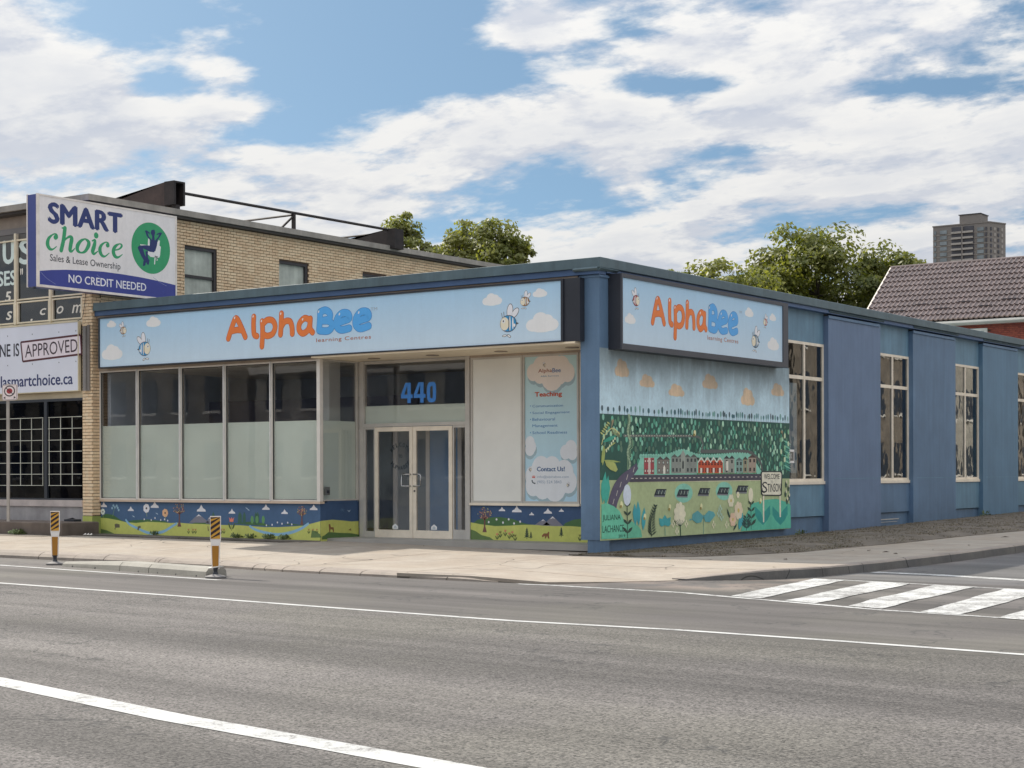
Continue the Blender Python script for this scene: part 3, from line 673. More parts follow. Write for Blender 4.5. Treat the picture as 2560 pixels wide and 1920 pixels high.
for dx, dy in ((0, 0), (-22, 6), (22, 4), (-12, -14), (14, -12), (30, 22)): A.ell(*g5(213 + dx, 1290 + dy), .03, .03, C_('86a6b8'), 3 + .1 * abs(dx) / 10, 8)
A.stroke([g5(213, 1290), g5(195, 1360)], .012, C_('6f9067'), 2.9, False)
ptree(A, g5, 722, 1435, 1330, 1.); ptree(A, g5, 1690, 1420, 1345, .8)
flower(A, g5, 1135, 1395, 20, 'tulip', PINK)
for x in (795, 830, 850, 1055, 1075, 1745, 1778, 1808): flower(A, g5, x, 1468, 8, 'tulip', C_('a5794f'))
for pts in ([(300, 1390), (330, 1425), (400, 1460), (470, 1490), (530, 1495), (600, 1480), (650, 1450), (700, 1418)], [(1280, 1440), (1320, 1465), (1400, 1490), (1500, 1505), (1600, 1490), (1680, 1460), (1740, 1420)]):
    A.stroke([(*g5(x, y), .03 + .035 * (1 - abs(i - len(pts) / 2) / len(pts))) for i, (x, y) in enumerate(pts)], .05, LBL, 3.2)
for x, w_ in ((990, 20), (1200, 28), (1235, 22), (1325, 18), (1340, 24)):
    A.poly([g5(x - w_ * .6, 1422), g5(x + w_ * .6, 1424), g5(x + w_ * .5, 1350), g5(x, 1325), g5(x - w_ * .5, 1352)], C_('3d5f52'), 2)
for x in (1297, 1335, 1385): A.ell(*g5(x, 1388), .045, .085, C_('5c8a5a'), 3, 12); 
for x, y in ((445, 1385), (500, 1390), (530, 1375), (575, 1390), (605, 1385), (630, 1395), (1410, 1432), (1455, 1428), (1497, 1410), (1533, 1420), (1578, 1412), (1610, 1425)): A.ell(*g5(x, y), .018, .022, WHT, 3, 8)
A.poly([g5(210, 1425), g5(225, 1418), g5(250, 1425), g5(252, 1450), g5(215, 1452)], C_('5d5a4a'), 3.2); A.poly([g5(210, 1452), g5(218, 1452), g5(218, 1465), g5(212, 1465)], C_('5d5a4a'), 3.2)
A.poly([g5(390, 1470), g5(395, 1440), g5(415, 1435), g5(420, 1450), g5(405, 1455), g5(402, 1472)], C_('5d5a4a'), 3.6)
A.poly([g5(945, 1440), g5(950, 1440), g5(955, 1475), g5(948, 1478)], C_('6a5a4a'), 3.2)
for x, y in ((1255, 1298), (1268, 1310), (545, 1340), (360, 1362)): A.poly([g5(x - 12, y - 8), g5(x + 4, y - 2), g5(x + 10, y + 8), g5(x - 2, y + 3)], C_('9fb3c4'), 3)
for x0, x1, h in ((70, 230, 40), (1760, 1848, 26), (0, 90, 60)):
    A.poly([g5(x0, 1530), g5(x1, 1530), g5(x1 - 15, 1505 - h * .1), g5((x0 + x1) / 2, 1500 - h * .7), g5(x0 + 10, 1495 - h)], C_('5c7247'), 3.4)
art_l = A.build('painted_base_wall', PAINT, shop)
# return side painting (plane x = -6.7)
A = Art(0, -6.698, 1)
g5x = lambda x, y: (lambda q: (q.y, q.z))(at('c5', x, y, 0, -6.7))
A.rect(0.0, D, -.1, .74, NAV2, 0)
hr = [g5x(x, y) for x, y in [(1848, 1398), (1930, 1388), (2020, 1395), (2080, 1402), (2150, 1398)]]; hr[0] = (0., hr[0][1]); hr[-1] = (D, hr[-1][1])
for a, b in zip(hr, hr[1:]): A.poly([(a[0], -.1), (b[0], -.1), b, a], GRN, 1)
A.poly([g5x(1848, 1545), g5x(2150, 1525), g5x(2145, 1508), g5x(2080, 1495), g5x(1990, 1492), g5x(1900, 1485), g5x(1870, 1510), g5x(1848, 1520)], C_('506b40'), 2)
A.poly([g5x(1900, 1425), g5x(1912, 1422), g5x(1918, 1445), g5x(1940, 1448), g5x(1942, 1485), g5x(1934, 1485), g5x(1930, 1465), g5x(1915, 1465), g5x(1912, 1490), g5x(1906, 1490)], C_('7a5a3c'), 3)
A.poly([g5x(2055, 1470), g5x(2075, 1455), g5x(2080, 1475)], C_('7a6a3c'), 3)
A.poly([g5x(2045, 1310), g5x(2060, 1318), g5x(2075, 1308), g5x(2062, 1328)], C_('9fb3c4'), 3)
for k in range(6): A.stroke([g5x(2010, 1310), g5x(2010 + 18 * cos(k), 1310 + 18 * sin(k))], .008, C_('54708c'), 2, False, False)
A.build('painted_base_wall', PAINT, shop)
# entrance -----------------------------------------------------------------
Y0 = D
xL, xR = -6.66, -3.74
m = MB(); m.box(xL, xL + .12, Y0 - .02, Y0 + .09, -.03, 3.70); m.box(xR - .11, xR, Y0 - .03, Y0 + .09, -.03, 3.70)
m.box(xL + .12, xR - .11, Y0, Y0 + .08, 3.64, 3.70); m.box(xL + .12, xR - .11, Y0 - .02, Y0 + .08, 2.32, 2.39)
fr = P(m, 'entrance_frame', M_frame)
P(B(xL + .12, xR - .11, Y0 + .03, Y0 + .036, 2.39, 3.64), 'transom_pane', M_glass, fr)
m = MB(); m.quad((xL + .12, Y0 + .05, 2.39), (xR - .11, Y0 + .05, 2.39), (xR - .11, Y0 + .05, 2.76), (xL + .12, Y0 + .05, 2.76)); P(m, 'frosted_film', M_film, fr)
for (a, b) in ((-6.54, -6.25), (-4.19, -3.85)):
    m = MB(); m.box(a, a + .03, Y0, Y0 + .06, 0, 2.32); m.box(b - .03, b, Y0, Y0 + .06, 0, 2.32); m.box(a + .03, b - .03, Y0, Y0 + .06, 0, .13 if a < -5 else .2); m.box(a + .03, b - .03, Y0, Y0 + .06, 2.27, 2.32)
    sl = P(m, 'sidelight', M_frame); P(B(a + .03, b - .03, Y0 + .02, Y0 + .027, .13 if a < -5 else .2, 2.27), 'pane', M_glass, sl)
for (a, b, s) in ((-6.24, -5.225, 1), (-5.215, -4.20, -1)):
    m = MB(); w = .085
    m.bbox(a, a + w, Y0 - .015, Y0 + .03, .01, 2.31, .004); m.bbox(b - w, b, Y0 - .015, Y0 + .03, .01, 2.31, .004); m.box(a + w, b - w, Y0 - .013, Y0 + .028, .01, .17); m.box(a + w, b - w, Y0 - .013, Y0 + .028, 2.22, 2.31)
    dr = P(m, 'door', M_frame_w); P(B(a + w, b - w, Y0 + .004, Y0 + .012, .17, 2.22), 'pane', M_glass, dr)
    xb = b - .05 if s == 1 else a + .05
    m = MB(); pts = [(xb, Y0 - .015, 1.08), (xb, Y0 - .07, 1.08), (xb - s * .18, Y0 - .075, 1.08), (xb - s * .2, Y0 - .075, 1.1), (xb - s * .2, Y0 - .075, 1.3), (xb - s * .18, Y0 - .075, 1.325), (xb, Y0 - .07, 1.325), (xb, Y0 - .015, 1.325)]
    m.tube(pts, .014, 8); P(m, 'handle', mat('chrome_handle', (.6, .6, .6), .25, .02, metal=.9), dr, smooth=True)
    if s == -1:
        m = MB(); m.lathe([(.02, 0), (.02, .01)], 0, 0, 10); m.v = [(v[0] + a + .045, Y0 - .016 - v[2], v[1] + .98) for v in m.v]; P(m, 'lock', M_dark, dr)
    # little house-shaped sticker
    A = Art(1, Y0 + .002, -1); cx = (a + b) / 2 + .03; A.poly([(cx - .075, .19), (cx + .075, .19), (cx + .075, .25), (cx, .30), (cx - .075, .25)], C_('d8dadc'), 1); A.poly([(cx - .04, .2), (cx + .04, .2), (cx + .04, .235), (cx, .26), (cx - .04, .235)], C_('a7b0b8'), 2)
    A.build('sticker', PRINT, dr)
    if s == 1:
        A = Art(1, Y0 + .002, -1); DK = C_('22303c')
        ccx, ccz = -5.56, 1.70
        for t, a0, a1, rr, s_ in (('WELCOME', 150, 30, .27, 1), ('ALPHABEE', 215, 325, .27, -1)):
            for k, ch in enumerate(t):
                aa = radians(a0 + (a1 - a0) * k / (len(t) - 1)); u = ccx + rr * cos(aa) * 1.0; w_ = ccz + rr * sin(aa) * .9
                A.text(ch, u - .03, u + .03, w_ - .042, w_ + .042, DK, 1, .02, rot=(aa - pi / 2) * .6 if s_ == 1 else (aa + pi / 2 - 2 * pi) * .6)
        A.text('TO', ccx - .05, ccx + .05, ccz - .035, ccz + .035, DK, 1, .02); A.build('welcome_lettering', PRINT, dr)
m = MB(); m.box(xL, xR, Y0 - .1, Y0 + .1, -.06, .008); P(m, 'threshold', M_frame)
A = Art(1, Y0 + .028, -1); NB = C_('3f7fcf')
def digit4(u):
    A.poly([(u + .17, 2.80), (u + .26, 2.80), (u + .26, 3.22), (u + .17, 3.22)], NB, 1); A.poly([(u, 2.90), (u + .31, 2.90), (u + .31, 2.975), (u, 2.975)], NB, 1.3); A.poly([(u, 2.975), (u + .09, 2.975), (u + .19, 3.22), (u + .12, 3.22)], NB, 1.6)
digit4(-5.56); digit4(-5.22)
A.stroke([(-4.80, 3.17), (-4.70, 3.17), (-4.68, 3.10), (-4.68, 2.92), (-4.70, 2.85), (-4.80, 2.85), (-4.83, 2.92), (-4.83, 3.10), (-4.80, 3.17)], .085, NB, 1, True)
A.build('house_number', PRINT, fr)
# right display windows
M_filmp = mat('plain_grey_film', C_('c9cbc8'), .35, .06, .8)
P(B(-3.74, -.26, Y0 - .03, Y0 + .06, 3.66, 3.703), 'window_header', M_tanhead); P(B(-3.74, -1.1, Y0 - .05, Y0 + .06, .70, .75), 'window_ledge', M_frame_w)
for k, (a, b) in enumerate(((-3.72, -2.45), (-2.44, -1.13))):
    m = MB(); w = .04
    m.box(a, a + w, Y0 - .02, Y0 + .05, .75, 3.66); m.box(b - w, b, Y0 - .02, Y0 + .05, .75, 3.66); m.box(a + w, b - w, Y0 - .02, Y0 + .05, .75, .79); m.box(a + w, b - w, Y0 - .02, Y0 + .05, 3.62, 3.66)
    wn = P(m, 'window', M_frame); P(B(a + w, b - w, Y0 + .006, Y0 + .012, .79, 3.62), 'pane', M_glass, wn)
    if k == 0: m = MB(); m.quad((a + w, Y0 + .004, .79), (b - w, Y0 + .004, .79), (b - w, Y0 + .004, 3.62), (a + w, Y0 + .004, 3.62)); P(m, 'frosted_film', M_filmp, wn)
m = MB(); m.box(-1.12, -1.08, Y0, Y0 + .05, .70, 3.66); m.box(-.36, -.26, Y0, Y0 + .05, .7, 3.66); m.box(-1.08, -.36, Y0, Y0 + .05, 2.36, 2.42); m.box(-1.08, -.36, Y0, Y0 + .05, 3.6, 3.66)
wn = P(m, 'window', M_frame_w); P(B(-1.08, -.36, Y0 + .02, Y0 + .026, 2.42, 3.6), 'pane', M_glassd, wn); P(B(-1.08, -.36, Y0 + .01, Y0 + .05, .7, 2.36), 'infill_panel', mat('navy_panel', C_('2f4763'), .5), wn)
P(B(-3.74, -.26, Y0 + .004, Y0 + .2, -.2, .70), 'base_wall', M_bluedk)
A = Art(1, Y0, -1); g6 = lambda x, y: (lambda q: (q.x, q.z))(at('c6', x, y, 1, D))
A.rect(-3.74, -.26, -.2, .70, NAV2, 0)
A.poly([g6(940, 1400), g6(990, 1360), g6(1060, 1345), g6(1150, 1340), g6(1250, 1355), g6(1330, 1385), g6(1420, 1405), g6(1420, 1430), g6(940, 1430)], DGRN, 1)
A.poly([g6(1600, 1430), g6(1640, 1385), g6(1700, 1360), g6(1790, 1350), g6(1790, 1440)], DGRN, 1)
mountain(A, g6, 1410, 1530, 1402, 1475, 1358); mountain(A, g6, 1470, 1625, 1408, 1545, 1335)
hr = [g6(x, y) for x, y in [(930, 1380), (1020, 1395), (1120, 1408), (1220, 1405), (1330, 1398), (1400, 1398), (1480, 1405), (1560, 1408), (1680, 1408), (1760, 1415), (1800, 1415)]]; hr[0] = (-3.74, hr[0][1]); hr[-1] = (-.26, hr[-1][1])
for a, b in zip(hr, hr[1:]): A.poly([(a[0], -.2), (b[0], -.2), b, a], GRN, 2.4)
A.poly([g6(935, 1430), g6(975, 1445), g6(1020, 1475), g6(1080, 1490), g6(1130, 1525), g6(935, 1520)], C_('5c7247'), 3)
ptree(A, g6, 1042, 1445, 1345, 1.0)
for x, y, s in ((1170, 1285, 16), (1280, 1287, 24), (1510, 1300, 20), (1390, 1318, 12), (1610, 1292, 12)): smallcloud(A, g6, x, y, s)
for x, y in ((1130, 1358), (1178, 1382), (1220, 1358), (1260, 1388), (1305, 1375), (1072, 1378)): A.ell(*g6(x, y), .022, .024, WHT, 3, 8)
for x, y in ((1135, 1470), (1158, 1455), (1195, 1445), (1225, 1465), (1247, 1455), (1268, 1480), (1748, 1480)): flower(A, g6, x, y, 10, 'tulip', C_('b9785f') if x % 2 else C_('70703c'))
def fir(x, y, s):
    A.stroke([g6(x, y - 85 * s), g6(x, y)], .012, C_('2e4034'), 3, False, False)
    for k in range(5): A.poly([g6(x, y - (88 - 14 * k) * s), g6(x - (10 + 3.2 * k) * s, y - (62 - 13 * k) * s), g6(x, y - (72 - 14 * k) * s), g6(x + (10 + 3.2 * k) * s, y - (62 - 13 * k) * s)], C_('2e4034'), 3.3 + .1 * k)
fir(1355, 1505, 1.); fir(1385, 1502, .62); fir(1610, 1490, .85)
A.poly([g6(1465, 1480), g6(1480, 1462), g6(1505, 1462), g6(1515, 1448), g6(1522, 1455), g6(1518, 1475), g6(1522, 1500), g6(1512, 1500), g6(1505, 1480), g6(1495, 1500), g6(1488, 1500), g6(1488, 1480), g6(1470, 1492)], C_('7a5238'), 3.5)
A.build('painted_base_wall', PAINT, shop)
# corner pilaster ------------------------------------------------------------
m = MB(); m.box(-.25, .16, -.1, .235, .12, 4.90); m.box(-.27, .185, -.12, .235, 4.90, 4.935); m.box(-.25, .16, -.1, .235, 4.935, 4.955)
P(m, 'corner_pilaster', M_blue); P(B(-.12, .15, -.08, .235, -.4, .12), 'pilaster_plinth', M_blue)
m = MB(); prof = [(-.14, 5.0), (-.22, 5.015), (-.245, 5.045), (-.22, 5.075), (-.14, 5.08)]
m.prism(prof, 'x', -.33, .2); prof2 = [(.12, 5.0), (.22, 5.015), (.265, 5.045), (.22, 5.075), (.12, 5.08)]; m.prism(prof2, 'y', -.2, .42)
P(m, 'pilaster_cap', M_coping)
P(B(-.25, -.02, .24, Y0 + .02, -.3, 3.7), 'recess_end_wall', M_bluedk)
# side wall --------------------------------------------------------------------
P(B(-.2, .045, .24, 7.66, -.4, 4.97), 'side_wall', M_blue)
P(B(.046, .149, .24, 7.66, .11, 3.63), 'mural_panel', M_blue)
bays = [(7.68, 9.72), (12.72, 14.8), (17.79, 19.9), (22.87, 25.0), (28.1, 30.2)]
pil = [(9.72, 12.72), (14.8, 17.79), (19.9, 22.87), (25.0, 28.1), (30.2, 44)]
M_blues = [mat('blue_pier_paint_a', C_('586c88'), .55, .11, .9, .25, 18., streak=.14, dirt=(.1, .9, .3, (.05, .08, .12))), M_blue, mat('blue_pier_paint_b', C_('516f88'), .55, .11, .9, .25, 18., streak=.14)]
for k, (a, b) in enumerate(pil):
    pi_ = P(B(-.2, .15, a, b, -.3, 4.93), 'pier', M_blues[k % 3])
    m = MB(); m.prism([(.151, 4.99), (.2, 5.0), (.235, 5.03), (.2, 5.06), (.151, 5.06)], 'y', a - .08, b + .08); P(m, 'pier_cap', M_coping, pi_)
    m = MB(); m.prism([(.151, 4.87), (.178, 4.88), (.178, 4.94), (.151, 4.95)], 'y', a - .02, b - .1); P(m, 'moulding', M_blue, pi_)
    m = MB(); m.box(.15, .1525, a + .25, b - .02, 1.19, 1.205); P(m, 'render_joint', M_blue2, pi_)
for k, (a, b) in enumerate(bays):
    a2 = a if k else 7.66
    top = P(B(-.2, .03, a2, b, 4.28, 4.985), 'bay_panel', M_blue2); low = P(B(-.2, .04, a2, b, .345, 1.07), 'bay_panel', (M_blue2, M_blue, M_blue2)[k % 3]); P(B(-.2, -.01, a2, b, -.3, .33), 'bay_plinth', M_blue)
    if k in (1,): m = MB(); m.box(-.008, .004, a + .2, b - .6, .16, .18); m.box(-.008, .004, a + .25, b - .7, .10, .11); P(m, 'vent_grille', M_frame)
    m = MB(); x0, x1 = -.03, .035; c = (a + b) / 2
    m.box(x0, x1 + .03, a2, b, 1.07, 1.14)
    m.box(x0, x1, a2, b, 4.215, 4.278); m.box(x0, x1, a2, a2 + .055, 1.14, 4.215); m.box(x0, x1, b - .06, b, 1.14, 4.215)
    m.box(x0, x1, c - .035, c + .035, 1.14, 4.215); m.box(x0, x1 - .008, a2 + .055, c - .035, 3.43, 3.51); m.box(x0, x1 - .008, c + .035, b - .06, 3.43, 3.51); m.box(x0, x1 - .006, a2 + .055, c - .035, 1.14, 1.2); m.box(x0, x1 - .006, c + .035, b - .06, 1.14, 1.2)
    wn = P(m, 'window', M_frame_w)
    for (u0, u1) in ((a2 + .055, c - .035), (c + .035, b - .06)):
        for (w0, w1) in ((1.2, 3.43), (3.51, 4.215)): P(B(0., .006, u0, u1, w0, w1), 'pane', M_glassd, wn)
        if k == 2: m = MB(); m.quad((-.02, u0, 1.2), (-.02, u1, 1.2), (-.02, u1, 2.85), (-.02, u0, 2.85)); P(m, 'frosted_film', M_film, wn)
P(B(-.3, -.22, 9, 44, -.2, 4.9), 'inner_side_wall', M_int); P(B(-13.4, -.2, 43, 44, -.2, 4.97), 'rear_wall', M_blue)
# small notice in the first side window
A = Art(0, .008, 1); A.rect(7.97, 8.22, 1.55, 1.85, C_('cfcfcf'), 1); A.rect(8.0, 8.19, 1.6, 1.8, C_('5a5a58'), 2); A.text('K', 8.03, 8.1, 1.65, 1.76, C_('d8d8d8'), 3); A.build('window_notice', PRINT, shop)
# rooms behind the glass
P(B(-13.40, -.22, 5.6, 5.7, 0, 3.9), 'inner_wall', M_int); P(B(-13.40, -.22, .2, 5.6, 3.74, 3.9), 'inner_ceiling', M_intc); P(B(-13.40, -.22, .2, 5.6, -.1, .01), 'inner_floor', mat('inner_floor', (.35, .33, .3), .6))
P(B(-13.41, -13.3, .2, 5.6, 0, 3.74), 'inner_wall', M_int)
P(B(-7.6, -7.25, .9, 1.25, .0, 3.74), 'inner_column', mat('pale_column', (.6, .62, .6), .7))
M_ib = mat('inner_blue_wall', (.25, .42, .68), .8); M_iw = mat('inner_white_frame', (.85, .85, .85), .6)
m = MB(); m.box(-6.5, -6.4, 2.1, 2.2, 0, 2.4); m.box(-5.6, -5.5, 2.1, 2.2, 0, 2.4); m.box(-6.5, -5.5, 2.1, 2.2, 2.3, 2.4); m.box(-4.75, -4.65, 2.1, 2.2, 0, 2.4); m.box(-3.9, -3.8, 2.1, 2.2, 0, 2.4); m.box(-4.75, -3.8, 2.1, 2.2, 2.3, 2.4)
P(m, 'inner_door_frame', M_iw); P(B(-5.5, -4.75, 2.12, 2.2, 0, 2.4), 'inner_wall', M_ib); P(B(-6.4, -5.6, 2.15, 2.18, 0, 2.3), 'inner_door', mat('inner_glazed_door', (.3, .36, .42), .3)); P(B(-13.3, -6.8, 3.3, 3.4, 2.35, 3.1), 'inner_bulkhead', mat('inner_bulkhead', (.10, .12, .20), .8))

# ---- the street mural (drawn in sketch units of the wall, converted to metres) ----
A = Art(0, .161, 1)
gm = lambda x, y: (lambda q: (q.y, q.z))(at('d2', x, y, 0, .163))
g1 = lambda x, y: (lambda q: (q.y, q.z))(at('d1', x, y, 0, .163))
yA, yB, zA, zB = -.1, 7.66, .11, 3.62
SKY1 = C_('bcd6e4'); HILL = C_('2f5149'); TURQ = C_('7db5a4'); TEAL = C_('55949a'); FIELD = C_('9ba881'); ROAD = C_('545062'); CRM = C_('d9d6bd'); OLV = C_('9aa363'); DKT = C_('24524c')
A.rect(yA, yB, 2.40, zB, SKY1, 0); A.rect(yA, yB, zA, 2.42, HILL, .5)
for (x, y, rx, ry) in ((515, 1135, .22, .30), (755, 1260, .24, .22), (1035, 1350, .27, .22), (1355, 1265, .28, .27), (1715, 1410, .27, .33), (2000, 1345, .27, .25)):
    c = g1(x, y); s_ = rx * 2.2
    for j_, (a_, b_, c_, d_) in enumerate(((-.33, -.28, .2, .3), (-.02, -.3, .4, .32), (.33, -.3, .2, .3), (-.12, .1, .24, .42), (.14, .0, .24, .4))): A.ell(c[0] + a_ * s_, c[1] + b_ * ry, c_ * s_, d_ * ry, C_('e0c8ab'), 1 + .1 * j_, 16)
q = random.Random(11)
y_ = yA + .08
while y_ < yB - .05:      # row of trees on the skyline
    h_ = q.uniform(.10, .17); w_ = q.uniform(.026, .045); c = q.choice((C_('40626c'), C_('4f7a7e'), C_('6c9492'), C_('44565e')))
    A.ell(y_, 2.44 + h_ * .62, w_, h_ * .42, c, 1 + q.random() * .5, 10); A.rect(y_ - .006, y_ + .006, 2.41, 2.44 + h_ * .4, c, .9)
    y_ += q.uniform(.07, .17) * (1.3 if y_ < 2.5 else .85)
GR = [C_(h) for h in ('3a6e5e', '4a8a76', '63a58f', '56806a', '9cc4ac', '44655a', '567060', '7bae9c', '3a6a5e', '4f7a64')]
def clear(u, w):   # leave the clearings of the picture free of leaf marks
    a = (u - yA) / (yB - yA)
    if w < 1.30: return False
    if .18 < a < .86 and w < 1.30 + .45 * (1 - abs(a - .52) / .36): return False
    if a < .14 and w < 1.75: return False
    return True
rows = 15
for r_ in range(rows):
    w_ = 2.33 - r_ * .088
    n_ = 46; 
    for k in range(n_):
        u = yA + .12 + (yB - yA - .2) * (k + .5 * (r_ % 2) + q.uniform(-.22, .22)) / n_; ww = w_ + q.uniform(-.028, .028)
        if u > yB - .06 or not clear(u, ww) or q.random() < .12: continue
        s_ = q.uniform(.75, 1.1); A.ell(u, ww, .043 * s_, .062 * s_, q.choice(GR), 1 + (k % 2) * .3, 10)
        if q.random() < .15: A.stroke([(u, ww + .04 * s_), (u, ww - .06 * s_)], .006, C_('b7cdb4'), 2, False, False)
# hill road
A.stroke([gm(x, y) for x, y in [(340, 380), (700, 382), (1080, 385), (1150, 410), (1180, 470), (1160, 540)]], .05, C_('5b6260'), 2.5)
A.stroke([gm(x, y) for x, y in [(1160, 545), (1400, 545), (1650, 550), (1730, 590), (1790, 660), (1810, 740)]], .07, C_('565b5a'), 2.7)
for k in range(26): c = gm(360 + k * 28, 381); A.rect(c[0] - .03, c[0] + .015, c[1] - .006, c[1] + .006, C_('b9b6a4'), 3)
# stairs up the hill
st = [(385, 740), (385, 620), (410, 600), (400, 520), (425, 500), (420, 420), (395, 400), (405, 300), (390, 280), (395, 150)]
A.stroke([gm(*p) for p in st], .07, C_('7f9a7a'), 2.9, False, False); A.stroke([gm(*p) for p in st], .035, HILL, 3.2, False, False)
for k in range(40):
    yy_ = 740 - k * 15; c = gm(392 + 12 * sin(k * .4), yy_); A.rect(c[0] - .035, c[0] + .035, c[1] - .008, c[1] + .008, C_('9db295'), 3.5)
# clearing and village
cl = [(440, 815), (520, 600), (600, 585), (720, 590), (800, 600), (880, 560), (950, 535), (1040, 550), (1100, 600), (1250, 600), (1400, 575), (1550, 570), (1670, 570), (1740, 660), (1830, 800)]
for a, b in zip(cl[:-1], cl[1:]): A.poly([gm(a[0], 815 if True else 0), gm(b[0], 815), gm(*b), gm(*a)], TURQ, 4)
for k in range(44):
    x = 520 + k * 27; tp = 600 - 55 * exp(-((x - 960) / 110) ** 2) - 20 * exp(-((x - 1550) / 170) ** 2)
    if x < 1680: A.ell(*gm(x, tp), .06, .05, TURQ, 4.3, 10)
def house(x0, x1, yt, yb, col, roof, win, gables=1, n=3, doorc=None):
    A.poly([gm(x0, yb), gm(x1, yb), gm(x1, yt + 30), gm(x0, yt + 30)], col, 6)
    w_ = (x1 - x0) / gables
    if roof is not None:
        for k in range(gables): A.poly([gm(x0 + k * w_ - 3, yt + 34), gm(x0 + (k + 1) * w_ + 3, yt + 34), gm(x0 + (k + .5) * w_, yt)], roof, 6.5 + .1 * k)
    for k in range(n):
        xc = x0 + (k + .5) * (x1 - x0) / n
        for (u, v) in ((yt + 48, yt + 82), (yb - 55, yb - 18)):
            A.poly([gm(xc - 9, v), gm(xc + 9, v), gm(xc + 9, u), gm(xc - 9, u)], C_('2c2a2c'), 7.5); A.poly([gm(xc - 6, v - 6), gm(xc + 6, v - 6), gm(xc + 6, u + 6), gm(xc - 6, u + 6)], win, 8)
house(552, 660, 585, 790, C_('94474c'), None, C_('c9b9b0'), 1, 4); A.poly([gm(596, 790), gm(620, 790), gm(620, 615), gm(596, 615)], C_('c4b3ac'), 8.5)
house(690, 825, 600, 785, C_('75706a'), C_('4a4a48'), C_('a9b5b0'), 2, 3); A.poly([gm(755, 785), gm(778, 785), gm(778, 720), gm(766, 690), gm(755, 720)], C_('d8d8cc'), 9)
house(842, 1115, 575, 780, C_('7f8580'), C_('565c58'), C_('3a4648'), 4, 7); A.poly([gm(942, 780), gm(990, 780), gm(990, 580), gm(966, 530), gm(942, 580)], C_('8d938c'), 9); A.poly([gm(958, 730), gm(974, 730), gm(974, 660), gm(966, 640), gm(958, 660)], C_('2c3436'), 9.5)
house(1128, 1390, 610, 780, C_('b4523a'), None, C_('8a3d30'), 4, 8)
for k in range(4):
    x = 1128 + k * 66; A.stroke([gm(x, 660), gm(x + 32, 615), gm(x + 64, 660)], .035, C_('e6e0d6'), 9, False); A.poly([gm(x + 22, 780), gm(x + 42, 780), gm(x + 42, 722), gm(x + 22, 722)], C_('e8e4da'), 9)
    A.poly([gm(x, 660), gm(x - 18, 612), gm(x + 14, 612)], C_('3b3634'), 8.8)
house(1402, 1515, 590, 785, C_('8c8f88'), C_('34383a'), C_('3d4a48'), 2, 2); A.poly([gm(1425, 750), gm(1448, 750), gm(1448, 650), gm(1425, 650)], C_('e0ddd0'), 8.4)
house(1528, 1600, 610, 775, C_('7f9893'), C_('5c6a6a'), C_('3d4a48'), 1, 2); house(1604, 1655, 600, 775, C_('8f8a76'), C_('4c4a40'), C_('3d4a48'), 1, 1); house(1660, 1745, 580, 775, C_('93867a'), C_('4a403c'), C_('3a3434'), 1, 2)
for k in range(40): c = gm(1120 + k * 16, 782 + q.uniform(-4, 6)); A.ell(*c, .025, .02, C_('4a7a4c'), 9.6, 6)
# field and village road
A.rect(yA, yB, zA, gm(1000, 845)[1], FIELD, 2)
A.stroke([gm(x, y) for x, y in [(380, 860), (600, 858), (900, 855), (1200, 853), (1500, 850), (1800, 845)]], .05, CRM, 4.6)
A.stroke([gm(x, y) for x, y in [(400, 836), (700, 832), (1000, 828), (1400, 822), (1830, 818)]], .13, C_('47454f'), 10)
A.stroke([(*gm(x, y), w_) for x, y, w_ in [(480, 700, .12), (400, 790, .2), (330, 860, .26), (270, 950, .3), (230, 1050, .3), (210, 1140, .3)]], .2, ROAD, 10.5, True, False)
for k in range(30): c = gm(430 + k * 47, 834 - k * .6); A.rect(c[0] - .05, c[0] + .03, c[1] - .008, c[1] + .008, C_('b7b3ad'), 11)
for x, y, r_ in ((440, 740, .6), (370, 820, .7), (300, 900, .9), (262, 990, 1.1), (225, 1080, 1.2)): c = gm(x, y); A.stroke([(c[0] - .02, c[1] - .05), (c[0] + .03, c[1] + .05)], .016, C_('b7b3ad'), 11.2, False, False)
# planting beds
for (x, y, tl) in ((725, 985, 0), (965, 990, 1), (1190, 975, 0), (1395, 968, 1), (1595, 948, 0)):
    if tl: A.ell(*gm(x + 10, y), .36, .19, TURQ, 5, 16)
    A.poly([gm(x - 66, y + 30), gm(x + 50, y + 32), gm(x + 68, y - 38), gm(x - 40, y - 40)], C_('272c33'), 6); A.poly([gm(x - 66, y + 30), gm(x + 50, y + 32), gm(x + 50, y + 48), gm(x - 66, y + 45)], C_('6f7378'), 6.5)
    for k in range(6): A.stroke([gm(x - 40 + k * 17, y + 15), gm(x - 28 + k * 17, y - 25)], .02, C_('9aa8a0') if k % 2 else C_('4d5b60'), 7, False, False)
# foreground plants
def leafp(pts, col, lv): A.poly([gm(*p) for p in pts], col, lv)
A.poly([gm(98, 1480), gm(98, 1110), gm(150, 1095), gm(230, 1130), gm(290, 1180), gm(330, 1260), (gm(340, 1350)), gm(345, 1470)], C_('62b095'), 12)
A.poly([gm(330, 1475), gm(330, 1300), gm(420, 1290), gm(480, 1330), gm(520, 1380), gm(530, 1460)], C_('5fa88c'), 11.6)
def leaf2(x, y, dx, dy, w_, col, lv):
    l = hypot(dx, dy); nx, ny = -dy / l * w_, dx / l * w_
    leafp([(x, y), (x + dx * .3 + nx * .8, y + dy * .3 + ny * .8), (x + dx * .6 + nx, y + dy * .6 + ny), (x + dx, y + dy), (x + dx * .6 - nx, y + dy * .6 - ny), (x + dx * .3 - nx * .8, y + dy * .3 - ny * .8)], col, lv)
for x, y in ((130, 760), (160, 800)): leaf2(x - 20, y + 340, 30, -340, 32, C_('3f9a8c'), 11.8 + x / 1000)
